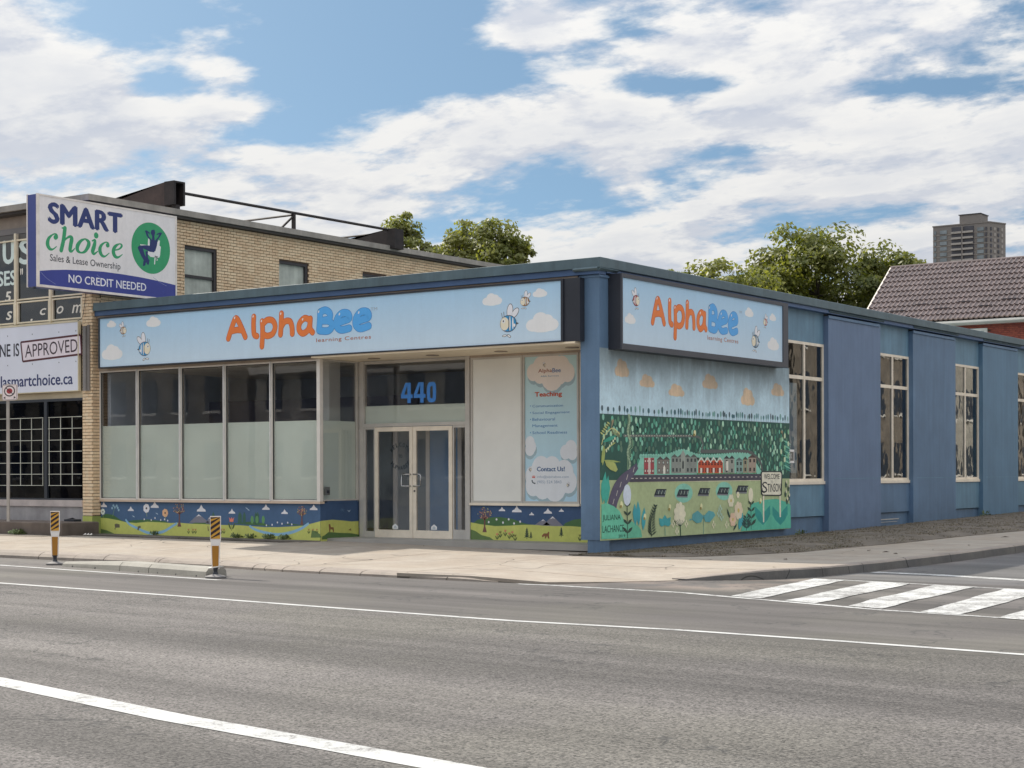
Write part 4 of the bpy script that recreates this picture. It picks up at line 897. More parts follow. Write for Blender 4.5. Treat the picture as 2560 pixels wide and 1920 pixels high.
def upright(x, yb, yt, col, lv, fl=None, r_=26):
    A.stroke([gm(x, yb), gm(x - 5, yt)], .022, col, lv, False, False)
    for k in range(4):
        yy_ = yb - (yb - yt) * (.12 + .22 * k); s_ = 1 - .13 * k
        for sg in (-1, 1): leaf2(x, yy_, sg * 52 * s_, -70 * s_, 15 * s_, col, lv + .3 + .1 * sg)
    if fl is not None: A.ell(*gm(x - 5, yt - 30), r_ / 240, r_ / 170, fl, lv + .6, 14)
upright(375, 1470, 1040, C_('31433c'), 13, C_('bfc9d6'), 34); upright(1690, 1375, 1040, C_('31433c'), 13, C_('dcd8c0'), 26)
for x, h_ in ((460, 240), (495, 270), (540, 250)): leaf2(x, 1340 if x != 540 else 1390, 14 if x > 500 else -10, -h_, 24, C_('3f929c'), 12.6 + x / 5000)
A.stroke([gm(632, 1445), gm(622, 1330), gm(640, 1230), gm(675, 1120)], .02, C_('1f3330'), 13)
for k in range(11):
    t = k / 10; x = 630 - 8 * sin(t * 3) + 42 * t * t; y = 1440 - 300 * t
    leaf2(x, y, -38 * (1.1 - t * .6), -62 * (1 - t * .4), 7, C_('1f3330'), 13.2); leaf2(x, y, 52 * (1.1 - t * .7), -50 * (1 - t * .4), 7, C_('1f3330'), 13.4)
for dx, dy in ((-62, -75), (0, -110), (62, -85), (-60, -20), (66, -25)): leaf2(772, 1330, dx, dy, 26, C_('3f8f95'), 12.8 + abs(dx) / 200)
A.stroke([gm(775, 1440), gm(772, 1260)], .014, C_('3f7f80'), 12.7, False)
A.ell(*gm(930, 1215), .20, .21, C_('cfcbb4'), 13, 22)
for k in range(9): a = k * 2 * pi / 9; A.ell(gm(930, 1215)[0] + .17 * cos(a), gm(930, 1215)[1] + .18 * sin(a), .07, .065, C_('cfcbb4'), 13.1 + .05 * k, 10)
for k in range(7): A.stroke([gm(938, 1345), gm(870 + k * 18, 1290 - 22 * (1 - abs(k - 3) / 3))], .012, C_('2c4a3a'), 13.8, False)
A.stroke([gm(940, 1440), gm(936, 1340)], .03, C_('2c4a3a'), 13.9, False)
leafp([(1185, 1235), (1120, 1175), (1065, 1215), (1060, 1270), (1110, 1310), (1160, 1300)], TEAL, 13); leafp([(1185, 1235), (1240, 1175), (1290, 1190), (1310, 1225), (1250, 1300), (1200, 1295)], TEAL, 13)
leaf2(1060, 1262, -30, 20, 8, TEAL, 13.2); A.stroke([gm(1182, 1420), gm(1185, 1220)], .014, C_('3f7f80'), 13.4, False)
def daisy(x, y, r_, col, lv, n=6):
    for k in range(n): a = k * 2 * pi / n; A.ell(gm(x, y)[0] + r_ * .6 * cos(a), gm(x, y)[1] + r_ * .6 * sin(a), r_ * .42, r_ * .42, col, lv + .06 * k, 9)
    A.ell(*gm(x, y), r_ * .25, r_ * .25, C_('b9a860'), lv + .6, 8)
for x, y, c in ((860, 1310, CRM), (900, 1390, CRM), (1000, 1310, CRM), (1290, 1320, CRM), (1430, 1320, CRM), (1360, 1150, C_('a9c4b8')), (1375, 1240, C_('a9c4b8')), (1345, 1200, C_('a9c4b8'))):
    for dx, dy in ((0, 0), (-12, 28), (14, 26), (0, 50)): A.ell(*gm(x + dx, y + dy - 20), .022, .035, c, 12.5 + (dx + 20) / 100, 8)
daisy(1475, 1070, .14, CRM, 13); daisy(1555, 1175, .19, C_('e0d2b8'), 13, 7); daisy(1495, 1270, .15, C_('dcc0a8'), 13); daisy(1550, 1010, .07, CRM, 13)
leaf2(1468, 1270, -36, -120, 9, C_('2c4440'), 13); leaf2(1500, 1390, 40, -80, 9, C_('2c4440'), 13)
A.poly([gm(1580, 1395), gm(1620, 1250), gm(1700, 1100), gm(1850, 1060), gm(1960, 1050), gm(2080, 1090), gm(2108, 1120), gm(2112, 1362)], C_('52a58f'), 12)
for x, y, w_ in ((1815, 1330, 34), (2000, 1330, 34)):
    leaf2(x, y, -85, -200, w_, C_('2f8580'), 12.6); leaf2(x, y, 75, -210, w_, C_('2f8580'), 12.8)
leaf2(1560, 1385, 40, -190, 26, C_('3f929c'), 12.5); upright(1640, 1385, 1230, C_('2c4a48'), 13.5)
for x, y in ((2060, 900), (2085, 940), (2055, 1000), (2090, 1040), (2070, 1080)):
    A.ell(*gm(x, y), .05, .07, C_('3c4f46'), 12.5 + x / 10000, 8); A.ell(*gm(x + 8, y - 30), .03, .04, CRM, 13, 8)
# left border plant and birds
A.stroke([gm(100, 660), gm(110, 560), gm(180, 500), gm(240, 455)], .022, OLV, 13); A.stroke([gm(100, 470), gm(120, 400), gm(160, 340), (gm(220, 300)), gm(290, 360)], .022, C_('b5b684'), 13)
for k in range(7): A.stroke([gm(215 + k * 12, 305 + k * 6), gm(205 + k * 13, 350 + k * 7)], .012, C_('b5b684'), 13.3, False)
for k in range(6): leaf2(118 + k * 14, 370 - k * 22, -34, -30, 9, C_('a5ad74'), 13.1); A.ell(*gm(150 + k * 18, 540 - k * 26), .025, .03, C_('c5cfb0'), 13.5, 8)
leafp([(135, 650), (190, 640), (245, 675), (270, 740), (250, 765), (190, 740), (150, 700)], OLV, 13); leaf2(110, 700, 15, -230, 18, C_('8c9a5c'), 13.2); leaf2(105, 640, 200, 20, 12, C_('8c9a5c'), 13.3)
leaf2(110, 450, 150, -75, 22, C_('3f8f7c'), 12.7)
for (x, y, s_) in ((215, 225, 1), (2015, 345, -1)): leafp([(x, y - 25), (x + 14, y - 10), (x + 6, y + 25), (x - 20 * s_, y + 85), (x - 8 * s_, y + 20), (x - 12, y - 5)], C_('8a8068'), 13.6)
for k in range(12): leaf2(2110, 760 - k * 26, -70 - 6 * (k % 3), -46, 10, C_('6fae9a') if k % 2 else C_('3d7f74'), 13 + .03 * k)
for k in range(9): A.ell(*gm(2085 - (k % 3) * 38, 340 + k * 42), .045, .06, C_('b7c9a9') if k % 2 else C_('7fae8c'), 13.7, 9)
for x, y in ((310, 1110), (825, 1140), (1160, 1130), (560, 1240), (1090, 350), (1790, 1070)): A.ell(*gm(x, y), .05, .06, C_('cfcfa4'), 13.8, 10); A.ell(*gm(x - 6, y + 22), .04, .03, C_('8c7f4c'), 13.9, 8)
# welcome sign in the picture
A.poly([gm(1812, 1010), gm(1828, 1010), gm(1828, 1300), gm(1816, 1300)], C_('cfcab8'), 14); A.poly([gm(1988, 1010), gm(2004, 1010), gm(2006, 1245), gm(1992, 1245)], C_('cfcab8'), 14)
A.poly([gm(1800, 757), gm(2005, 757), gm(2022, 775), gm(2015, 1010), gm(1998, 1020), gm(1812, 1018), gm(1795, 1000), gm(1790, 775)], C_('2e3436'), 14.5)
A.poly([gm(1808, 768), gm(1998, 768), gm(2010, 785), gm(2004, 1000), gm(1992, 1008), gm(1818, 1006), gm(1806, 992), gm(1802, 785)], C_('d6d3c2'), 15)
def mt(t, x0, y0, x1, y1, lv=16, c=C_('22262c'), **k): a = gm(x0, y1); b = gm(x1, y0); A.text(t, a[0], b[0], a[1], b[1], c, lv, **k)
mt('WELCOME', 1826, 785, 1990, 842, bold=.01); mt('TO', 1895, 858, 1922, 885); mt('S', 1806, 870, 1860, 985); mt('TINSON', 1862, 888, 2006, 978, bold=.01)
A.stroke([gm(1812, 940), gm(1806, 975), gm(1830, 985)], .02, C_('22262c'), 16.5)
mt('JULIANA', 108, 1215, 300, 1300, c=C_('1d2a2a'), bold=-.005); mt('LACHANCE', 108, 1325, 335, 1412, c=C_('1d2a2a'), bold=-.005); mt('2019', 278, 1428, 348, 1462, c=C_('1d2a2a'))
mural = A.build('street_mural', MURAL, shop)

# ------------------------------------------------------------------ shop signs
ORG = C_('e07a3c'); ORGD = C_('a8502c'); BLU = C_('4f9bd8'); BLUD = C_('3a78b4'); HL = C_('f2f4f6')
def logo(A, u0, w0, W_, H_=1., lv=3):
    k = W_ / 4.04
    T = lambda pts: [(u0 + p[0] * k, w0 + p[1] * H_, *( [p[2]] if len(p) > 2 else [])) for p in pts]
    LT = [('o', [(.07, .02), (.2, .3), (.30, .44), (.42, .3), (.57, .03)]), ('o', [(.17, .17), (.34, .19), (.5, .17)]), ('o', [(.82, .44), (.81, .25), (.83, .07), (.91, .03)]),
          ('o', [(1.06, .33), (1.07, .1), (1.05, -.19)]), ('o', [(1.08, .27), (1.2, .35), (1.36, .33), (1.43, .2), (1.36, .06), (1.2, .02), (1.08, .07)]),
          ('o', [(1.61, .46), (1.6, .25), (1.58, .03)]), ('o', [(1.6, .18), (1.7, .29), (1.84, .29), (1.9, .18), (1.91, .03)]),
          ('o', [(2.4, .28), (2.26, .33), (2.12, .24), (2.1, .1), (2.2, .02), (2.34, .08), (2.4, .2)]), ('o', [(2.41, .31), (2.40, .12), (2.47, .03)]),
          ('b', [(2.68, .43), (2.67, .25), (2.65, .06)]), ('b', [(2.68, .43), (2.82, .46), (2.94, .39), (2.92, .28), (2.72, .25)]), ('b', [(2.74, .25), (2.93, .23), (3.0, .13), (2.9, .04), (2.67, .05)]),
          ('b', [(3.13, .18), (3.32, .22), (3.46, .26), (3.42, .36), (3.26, .37), (3.13, .26), (3.12, .12), (3.24, .04), (3.46, .06)]),
          ('b', [(3.64, .18), (3.83, .22), (3.97, .26), (3.93, .36), (3.77, .37), (3.64, .26), (3.63, .12), (3.75, .04), (3.97, .08)])]
    W0 = {'o': .115, 'b': .135}
    for i, (c, pts) in enumerate(LT): A.stroke(T(pts), W0[c] * min(k * 1.05, 1) + .022, ORGD if c == 'o' else BLUD, lv)
    for i, (c, pts) in enumerate(LT): A.stroke(T(pts), W0[c] * min(k * 1.05, 1), ORG if c == 'o' else BLU, lv + 1 + .01 * i)
    for (x, y) in ((.26, .45), (.80, .45), (1.04, .34), (1.59, .46), (2.2, .31), (2.64, .44), (3.2, .36), (3.71, .36)): A.ell(u0 + x * k, w0 + y * H_, .016 * k, .03, HL, lv + 2.5, 8, -.4)
def bee(A, u, w, s, f, body, kx=1., lv=3):
    """small striped bee, f = +1 looks right"""
    K = C_('4a4440'); CR = C_('e6dec8')
    e = lambda du, dw, ru, rw, c, l, r=0.: A.ell(u + f * du * s * kx, w + dw * s, ru * s * kx, rw * s, c, lv + l, 18, r * f)
    for du, dw, ru, rw, r in ((-.5, .62, .17, .34, .75), (-.12, .75, .2, .42, .12)):
        e(du, dw, ru + .035, rw + .035, K, 0, r); e(du, dw, ru, rw, C_('e6e8f0'), .4, r)
    A.stroke([(u + f * .3 * s * kx, w + .35 * s), (u + f * .34 * s * kx, w + .72 * s)], .035 * s, K, lv, False); A.stroke([(u + f * .42 * s * kx, w + .3 * s), (u + f * .5 * s * kx, w + .66 * s)], .035 * s, K, lv, False)
    e(-.05, -.75, .16, .08, K, 0, .5); e(.28, -.72, .18, .07, K, 0, -.1); e(-.05, -.75, .12, .05, HL, .4, .5); e(.28, -.72, .14, .045, HL, .4, -.1)
    A.poly([(u - f * .78 * s * kx, w - .02 * s), (u - f * .5 * s * kx, w + .1 * s), (u - f * .5 * s * kx, w - .12 * s)], K, lv + .3)
    e(0, 0, .62, .52, K, .8); e(.0, 0, .58, .48, body, 1.2); e(.27, 0, .32, .40, CR, 1.6)
    for du, h in ((-.34, .36), (-.12, .45)): e(du, 0, .055, h, C_('dfe3e4'), 2.)
    e(-.05, 0, .035, .46, K, 2.2); e(.34, .16, .12, .13, HL, 2.4); e(.36, .16, .05, .06, K, 2.7); e(-.45, -.12, .08, .1, HL, 2.4)
M_sface = mat('sign_face_blue', C_('bcd6ea'), .35, .02, .6)
def signart(A, pts_cl, logo_a, bees, lc, u0, u1, w0, w1, tm):
    n = 24
    for i in range(n):
        t = i / n; c = tuple(a + (b - a) * t for a, b in zip(C_('c4d9ea'), C_('a6cbe8')))
        A.rect(u0, u1, w0 + (w1 - w0) * i / n, w0 + (w1 - w0) * (i + 1) / n, c, 0)
    for (u, w, r) in pts_cl: A.cloud(u, w, r, r * .62, C_('eef0f2'), 1)
    logo(A, *logo_a)
    A.text('learning Centres', *lc, C_('9a6048'), 3, bold=.006, spacing=1.1)
    for b in bees: bee(A, *b)
    if tm: A.text('TM', *tm, C_('8c97a2'), 3)
# front sign
s1 = thing('shop_sign', (-6.8, -.28, 3.7), 'long pale blue sign with orange and blue lettering above the front windows and doors', 'sign')
m = MB(); m.box(-13.15, -.15, -.27, -.12, 3.742, 4.895); bx = m.build('sign_box', M_dark, s1)
m = MB(); m.box(-13.15, -.50, -.30, -.272, 4.862, 4.895); m.box(-13.15, -.50, -.30, -.272, 3.742, 3.768); m.box(-13.15, -13.11, -.30, -.272, 3.768, 4.862); m.box(-.55, -.50, -.30, -.272, 3.768, 4.862); m.build('sign_frame', M_dark, s1)
A = Art(1, -.28, -1)
signart(A, [(-12.72, 4.72, .16), (-11.35, 4.69, .24), (-12.7, 4.07, .36), (-2.11, 4.60, .24), (-1.02, 4.66, .17), (-.97, 4.10, .38)], (-9.12, 4.20, 4.04), [(-12.33, 4.56, .17, 1, C_('8a6848')), (-11.64, 4.12, .31, 1, C_('2f7fb0')), (-1.36, 4.53, .17, -1, C_('8a6848')), (-1.74, 4.14, .31, -1, C_('2f7fb0'))], (-6.55, -5.09, 4.0, 4.10), -13.11, -.55, 3.768, 4.862, (-5.1, -4.93, 4.58, 4.64))
A.build('sign_face', PRINT, s1)
s2 = thing('shop_sign', (.3, 3.5, 3.6), 'pale blue boxed sign with orange and blue lettering above the street mural', 'sign')
m = MB(); m.box(.152, .42, .2, 7.02, 3.595, 4.975); m.build('sign_box', M_dark, s2)
m = MB(); m.box(.422, .455, .2, 7.02, 4.905, 4.975); m.box(.422, .455, .2, 7.02, 3.595, 3.70); m.box(.422, .455, .2, .235, 3.70, 4.905); m.box(.422, .455, 6.78, 7.02, 3.70, 4.905); m.build('sign_frame', mat('dark_grey_sign_frame', C_('3c3f47'), .45, .1), s2)
A = Art(0, .43, 1)
signart(A, [(.53, 4.16, .2), (5.25, 4.64, .2), (6.33, 4.62, .16), (6.35, 4.05, .28)], (1.27, 4.14, 3.48, 1.08), [(.74, 4.52, .2, 1, C_('8f2c38')), (5.98, 4.50, .15, -1, C_('a03c38')), (5.52, 4.07, .27, -1, C_('35607c'))], (3.46, 4.76, 3.95, 4.06), .235, 6.78, 3.70, 4.905, (4.80, 4.92, 4.6, 4.65))
A.build('sign_face', PRINT, s2)
# service poster in the right window
s3 = thing('window_poster', (-1.78, D + .003, .8), 'tall blue poster of teaching services inside the right front window', 'poster')
A = Art(1, D + .004, -1); u0, u1, w0, w1 = -2.40, -1.17, .79, 3.62
for i in range(20):
    t = i / 20; c = tuple(a + (b - a) * t for a, b in zip(C_('b4d6ea'), C_('a9c4c8'))); A.rect(u0, u1, w0 + (w1 - w0) * i / 20, w0 + (w1 - w0) * (i + 1) / 20, c, 0)
def pcloud(pts, off=(0, 0), col=C_('dde3ea'), sh=True):
    if sh:
        for k, (x, y, r) in enumerate(pts): a = g6(x + 6, y + 26); A.ell(min(max(a[0], u0 + r / 330), u1 - r / 330), a[1], r / 330, r / 290, C_('8fa6b0'), 1 + .04 * k, 16)
    for k, (x, y, r) in enumerate(pts): a = g6(x, y); A.ell(min(max(a[0], u0 + r / 330), u1 - r / 330), a[1], r / 330, r / 290, col, 2 + .04 * k, 16)
pcloud([(1400, 270, 50), (1460, 240, 70), (1535, 215, 75), (1610, 230, 65), (1655, 270, 55), (1540, 290, 90), (1450, 290, 50), (1600, 295, 50)], col=C_('e4dcd6'))
pcloud([(1360, 790, 38), (1385, 820, 40), (1355, 840, 38)]); pcloud([(1640, 860, 42), (1680, 830, 46), (1690, 870, 38)])
pcloud([(1380, 1040, 60), (1460, 985, 75), (1540, 980, 70), (1630, 1010, 72), (1660, 1080, 66), (1400, 1110, 60), (1560, 1110, 90), (1470, 1120, 70), (1530, 1040, 95)])
def pt_(t, x0, y0, x1, y1, c, **k): a = g6(x0, y1); b = g6(x1, y0); A.text(t, a[0], b[0], min(a[1], b[1]) , max(a[1], b[1]), c, 4, **k)
pt_('Alpha', 1438, 240, 1540, 280, C_('8a5038'), bold=.02); pt_('Bee', 1543, 236, 1605, 270, C_('3c5c8c'), bold=.02); pt_('ABA Services', 1456, 288, 1590, 304, C_('5a7898'), bold=.01)
a = g6(1485, 215); bee(A, a[0], a[1], .055, 1, C_('6a4a30'), lv=5)
RD = C_('a8482c'); BL_ = C_('4f86b4'); NB_ = C_('3c5a80')
pt_('Teaching', 1412, 410, 1615, 460, RD, bold=.05)
for t, x0, x1, y in (('Communication', 1395, 1622, 516), ('Social Engagement', 1395, 1672, 566), ('Behavioural', 1395, 1562, 616), ('Management', 1395, 1582, 664), ('School Readiness', 1395, 1652, 714)):
    pt_(t, x0, y - 13, x1, y + (18 if 'g' in t else 13), C_('3a70a4'), bold=.0)
    if t != 'Management': A.ell(*g6(1381, y + 2), .012, .012, BL_, 4, 8)
pt_('Contact Us!', 1428, 968, 1635, 1002, NB_, bold=.05)
pt_('info@alphabee.com', 1430, 1033, 1665, 1056, C_('7f90a4')); pt_('(905) 524 3843', 1430, 1070, 1610, 1098, C_('7f90a4'))
a = g6(1404, 1043); A.rect(a[0] - .035, a[0] + .035, a[1] - .022, a[1] + .022, C_('b04a3c'), 4); A.stroke([(a[0] - .03, a[1] + .016), (a[0], a[1] - .004), (a[0] + .03, a[1] + .016)], .008, HL, 5, False)
A.stroke([g6(1393, 1070), g6(1397, 1084), g6(1412, 1092)], .022, C_('33404c'), 4); A.ell(*g6(1393, 1072), .014, .018, C_('33404c'), 4.6, 8); A.ell(*g6(1413, 1091), .018, .014, C_('33404c'), 4.6, 8)
for x, y in ((1380, 990), (1658, 1105)): a = g6(x, y); bee(A, a[0], a[1], .055, 1 if x < 1500 else -1, C_('5a5550'), lv=6)
A.build('poster_print', PRINT, s3)
# projecting furniture shop sign -------------------------------------------------
s4 = thing('projecting_sign', (-13.33, .1, 5.4), 'large white projecting sign with navy and green lettering on the tan brick building', 'sign')
x0, x1, ya, yb, za, zb = -13.5, -13.16, -1.98, 2.1, 5.46, 7.48
M_navy = mat('navy_sign_metal', C_('35407c'), .4, .06, 2.); M_wf = mat('off_white_sign_frame', C_('c9c2bd'), .5, .15, 4.)
m = MB(); m.box(x0, x1 - .012, ya, yb, za, zb); bx = m.build('sign_box', M_navy, s4)
m = MB(); w = .07
m.box(x1 - .03, x1 + .012, ya - .012, ya + .05, za - .01, zb + .012); m.box(x1 - .03, x1 + .012, yb - .03, yb + .012, za - .01, zb + .012); m.box(x1 - .03, x1 + .01, ya + .05, yb - .03, zb - .03, zb + .01); m.box(x1 - .03, x1 + .01, ya + .05, yb - .03, za - .008, za + .045)
m.box(x0 - .012, x0 + .02, ya - .014, ya + .02, za - .01, zb + .012); m.build('sign_frame', M_wf, s4)
m = MB(); [m.box(x1 - .1, x1 - .05, ya - .05 + .9 * k, ya + .0 + .9 * k, za - .06, za - .01) for k in range(1)]; m.box(-13.6, -13.42, .2, .28, 5.6, 7.3); m.box(-13.6, -13.42, 1.6, 1.68, 5.6, 7.3); m.build('bracket', M_dark, s4)
A = Art(0, x1 + .001, 1)
NV = C_('2a3566'); GN = C_('2f8a5e'); gA = lambda x, y: (lambda q: (q.y, q.z))(at('c1', x, y, 0, -13.16))
A.rect(ya + .05, yb - .03, za + .045, zb - .03, C_('d9d5d6'), 0)
def boxt(t, xa, yt, xb, yb_, c, lv=2, **k): a = gA(xa, yb_); b = gA(xb, yt); A.text(t, a[0], b[0], a[1], b[1], c, lv, **k)
A.text('SMART', -1.70, .44, 6.89, 7.33, NV, 2, bold=.07, spacing=1.02)
# italic serif word drawn with thick and thin strokes
TK, TN = .105, .03
def sw(pts): A.stroke([(*gA(x, y), w_ * 1.0) for x, y, w_ in pts], TK, GN, 2)
sw([(600, 650, .09), (598, 625, .06), (570, 618, .03), (520, 660, .07), (505, 720, .1), (525, 770, .08), (560, 780, .04), (600, 750, .02)]); A.ell(*gA(590, 652), .055, .055, GN, 3, 12)
sw([(690, 555, .10), (675, 680, .1), (650, 790, .1)]); sw([(660, 553, .03), (700, 552, .03)]); sw([(668, 715, .03), (700, 670, .04), (740, 645, .06), (762, 665, .1), (750, 740, .1), (745, 790, .09), (765, 800, .05), (795, 770, .02)])
sw([(905, 668, .03), (860, 690, .07), (825, 740, .1), (825, 790, .09), (860, 815, .04), (905, 800, .07), (940, 740, .1), (940, 700, .09), (905, 668, .03)])
sw([(980, 690, .03), (1010, 683, .06), (1002, 740, .1), (985, 800, .1), (1000, 828, .06), (1040, 800, .02)]); A.ell(*gA(1022, 632), .065, .07, GN, 3, 14)
sw([(1150, 740, .08), (1148, 715, .05), (1120, 705, .03), (1075, 740, .07), (1062, 790, .1), (1080, 840, .08), (1115, 855, .04), (1160, 820, .02)]); A.ell(*gA(1143, 738), .05, .05, GN, 3, 12)
sw([(1215, 790, .03), (1270, 775, .04), (1295, 740, .06), (1270, 722, .03), (1225, 750, .08), (1205, 800, .1), (1220, 850, .09), (1255, 865, .05), (1300, 835, .02)])
A.text('Sales & Lease Ownership', -1.64, .37, 6.00, 6.20, C_('2c2c34'), 2, bold=.004)
# sweep of blue at the bottom
top = [gA(x, y) for x, y in [(415, 1008), (540, 1000), (700, 997), (900, 1005), (1100, 1018), (1300, 1045), (1500, 1078), (1700, 1120), (1865, 1160)]]
top[0] = (ya + .05, top[0][1]); top[-1] = (yb - .03, top[-1][1])
for a, b in zip(top, top[1:]): A.poly([(a[0], za + .045), (b[0], za + .045), b, a], C_('343c80'), 1)
A.text('NO CREDIT NEEDED', -1.13, 1.15, 5.62, 5.80, C_('e4e4ec'), 3, bold=.02)
# round badge with a seated figure
c = gA(1605, 768); A.ell(c[0], c[1], .60, .60, GN, 2, 48)
A.poly([gA(x, y) for x, y in [(1490, 725), (1570, 735), (1575, 665), (1590, 665), (1592, 760), (1640, 760), (1688, 680), (1700, 690), (1695, 740), (1710, 755), (1700, 850), (1690, 870), (1600, 860), (1570, 830), (1575, 800), (1530, 745), (1490, 735)]], C_('dcdcdc'), 3)
for pts in ([(1650, 850), (1643, 935)], [(1672, 850), (1668, 895)], [(1655, 850), (1672, 890)]): A.stroke([gA(*p) for p in pts], .03, C_('dcdcdc'), 3, False)
fig = [[(1600, 680), (1675, 685), (1668, 740), (1650, 800), (1600, 805), (1590, 740)], [(1600, 690), (1560, 640), (1540, 580), (1560, 578), (1590, 600), (1590, 625), (1568, 600), (1580, 640), (1615, 680)], [(1670, 690), (1705, 640), (1725, 605), (1700, 600), (1665, 615), (1665, 630), (1695, 618), (1680, 650), (1650, 685)],
       [(1610, 575), (1640, 570), (1650, 600), (1640, 640), (1645, 690), (1615, 690), (1618, 640), (1600, 605)], [(1640, 790), (1640, 812), (1590, 805), (1520, 770), (1535, 830), (1560, 880), (1565, 920), (1545, 925), (1500, 850), (1462, 760), (1480, 740), (1560, 735), (1600, 745)],
       [(1545, 800), (1570, 800), (1572, 870), (1590, 900), (1580, 945), (1562, 940), (1555, 880)], [(1525, 900), (1550, 905), (1545, 950), (1518, 960)]]
for i, f_ in enumerate(fig): A.poly([gA(*p) for p in f_], C_('222f5e'), 4 + .2 * i)
for k in range(3): A.stroke([gA(430 + 600 * k, 1020 + 30 * k), gA(500 + 600 * k, 1090 + 20 * k), gA(590 + 590 * k, 1150 + 10 * k)], .008, C_('7c82a8'), 2)
A.build('sign_face', PRINTW, s4)

# ------------------------------------------------------------------ tan brick neighbour
nb = thing('brick_building', (-18, 0, 0), 'two storey tan brick building with large lettered windows at the left', 'building')
XE = -13.42; YF = -.25
M_mortar = mat('dark_mortar', C_('4a3c32'), .95, .2, 6.)
def brickmat(name, a, b, c):
    m = bpy.data.materials.new(name); m.use_nodes = True; g = NT(m.node_tree); bs = m.node_tree.nodes['Principled BSDF']
    P = g.n('ShaderNodeNewGeometry').outputs['Position']; r = g.n('ShaderNodeObjectInfo').outputs['Random']
    w = g.n('ShaderNodeTexWhiteNoise', noise_dimensions='3D'); x, y, z = g.xyz(P)[:3]
    g.put(w.inputs[0], g.comb(g.m('FLOOR', g.m('MULTIPLY', x, 9.)), g.m('FLOOR', g.m('MULTIPLY', y, 4.6)), g.m('FLOOR', g.m('MULTIPLY', z, 13.3))))
    k = g.m('ADD', g.m('MULTIPLY', w.outputs[0], .6), g.m('MULTIPLY', g.noise(P, 1.5, 4.), .5))
    col = g.mix(g.ss(k, .2, .8), (*a, 1), (*b, 1)); col = g.mix(g.m('MULTIPLY', g.ss(g.noise(P, 1.2, 5., .7), .5, .7), .4), col, (*c, 1))
    f = g.lin(g.noise(P, 60., 3., .7), .3, .7, .88, 1.1); col = g.mix(1., col, g.comb(f, f, f), 'MULTIPLY')
    g.put(bs.inputs['Base Color'], col); bs.inputs['Roughness'].default_value = .85
    bn = g.n('ShaderNodeBump'); bn.inputs['Strength'].default_value = .4; bn.inputs['Distance'].default_value = .004; g.put(bn.inputs['Height'], g.noise(P, 80., 3.)); g.put(bs.inputs['Normal'], bn.outputs[0])
    return m
M_brick = brickmat('tan_brick', C_('d2bd9f'), C_('bfa688'), C_('a08c76'))
M_brickl = brickmat('cream_brick', C_('dccaae'), C_('ccb597'), C_('a8957c'))
N_ = lambda m, name, mt, par=nb, **k: m.build(name, mt, par, **k)
WIN = [(2.62, 3.70, 5.2, 6.88), (5.92, 7.02, 5.2, 6.86), (9.22, 10.25, 5.2, 6.84), (12.6, 13.6, 5.2, 6.84), (16, 17, 5.2, 6.84)]
# body: wall strips around the openings
ys = [YF + .35]
m = MB(); y = .02
for (a, b, z0, z1) in WIN: m.box(XE - .3, XE - .02, y, a, 3.6, 7.5); m.box(XE - .3, XE - .02, a, b, z1, 7.5); m.box(XE - .3, XE - .02, a, b, 3.6, z0); y = b
m.box(XE - .3, XE - .02, y, 30, 3.6, 7.5); wall = N_(m, 'wall', M_mortar)
N_(B(XE - .3, XE - .02, .02, 30, -.3, 3.6), 'wall', M_mortar)
zc = 7.52
N_(B(-40, XE + .2, -.5, 30.3, zc + .03, zc + .17), 'roof_coping', mat('weathered_roof_edging', C_('87827c'), .7, .2, 2., .1, 15., streak=.2)); N_(B(-39.9, XE + .14, -.42, 30.2, zc - .03, zc + .028), 'roof_fascia', mat('dark_roof_fascia', C_('3f3c3a'), .7, .2))
# bricks of the side wall
bm_ = B(0, .022, .005, .203, .005, .067); bk = bmesh_proto = None
def brick_mesh(name, w_, d_, h_, mt):
    m = MB(); b = .004
    m.v = [(0, b, b), (0, w_ - b, b), (0, w_ - b, h_ - b), (0, b, h_ - b), (-d_, 0, 0), (-d_, w_, 0), (-d_, w_, h_), (-d_, 0, h_), (-.004, 0, 0), (-.004, w_, 0), (-.004, w_, h_), (-.004, 0, h_)]
    m.f = [(0, 1, 2, 3), (0, 1, 9, 8), (1, 2, 10, 9), (2, 3, 11, 10), (3, 0, 8, 11), (8, 9, 5, 4), (9, 10, 6, 5), (10, 11, 7, 6), (11, 8, 4, 7)]; m.m = [0] * 9
    me = bpy.data.meshes.new(name); me.from_pydata(m.v, [], m.f); me.materials.append(mt); me.update(); return me, m
CH, BL = .0735, .213
jobs = []
nz = int((7.49 - 3.62) / CH)
def hitwin(y0, y1, z):
    for (a, b, z0, z1) in WIN:
        if y1 > a and y0 < b and z + CH > z0 and z < z1: return (a, b)
    return None
for r in range(nz):
    z = 7.485 - (r + 1) * CH
    if z < 4.9: break
    y = .03 + (BL / 2 if r % 2 else 0) - BL
    while y < 21:
        y0 = max(y, .02); y1 = y + BL - .015; h = hitwin(y0, y1, z)
        if h:
            if y0 < h[0] - .03 and y1 > h[0]: jobs.append((y0, h[0] - .004, z))
            if y1 > h[1] + .03 and y0 < h[1]: jobs.append((h[1] + .004, y1, z))
        elif y1 > y0 + .03: jobs.append((y0, y1, z))
        y += BL
me_full, _m = brick_mesh('brick', BL - .015, .03, CH - .014, M_brick)
full = [j for j in jobs if abs(j[1] - j[0] - (BL - .015)) < 1e-4]
vis = [j for j in full if 2.15 < j[0] < 9. and j[2] > 5.5 + .08 * max(0, j[0] - 3)]
vis.sort(key=lambda j: j[0]); vis = vis[:150]; sv = set(vis)
off = wloc(nb)
for (a, b, z) in vis:
    o = bpy.data.objects.new('brick', me_full); o.location = Vector((XE + rnd.uniform(-.002, .002), a, z)) - off; link(o, nb)
m = MB()
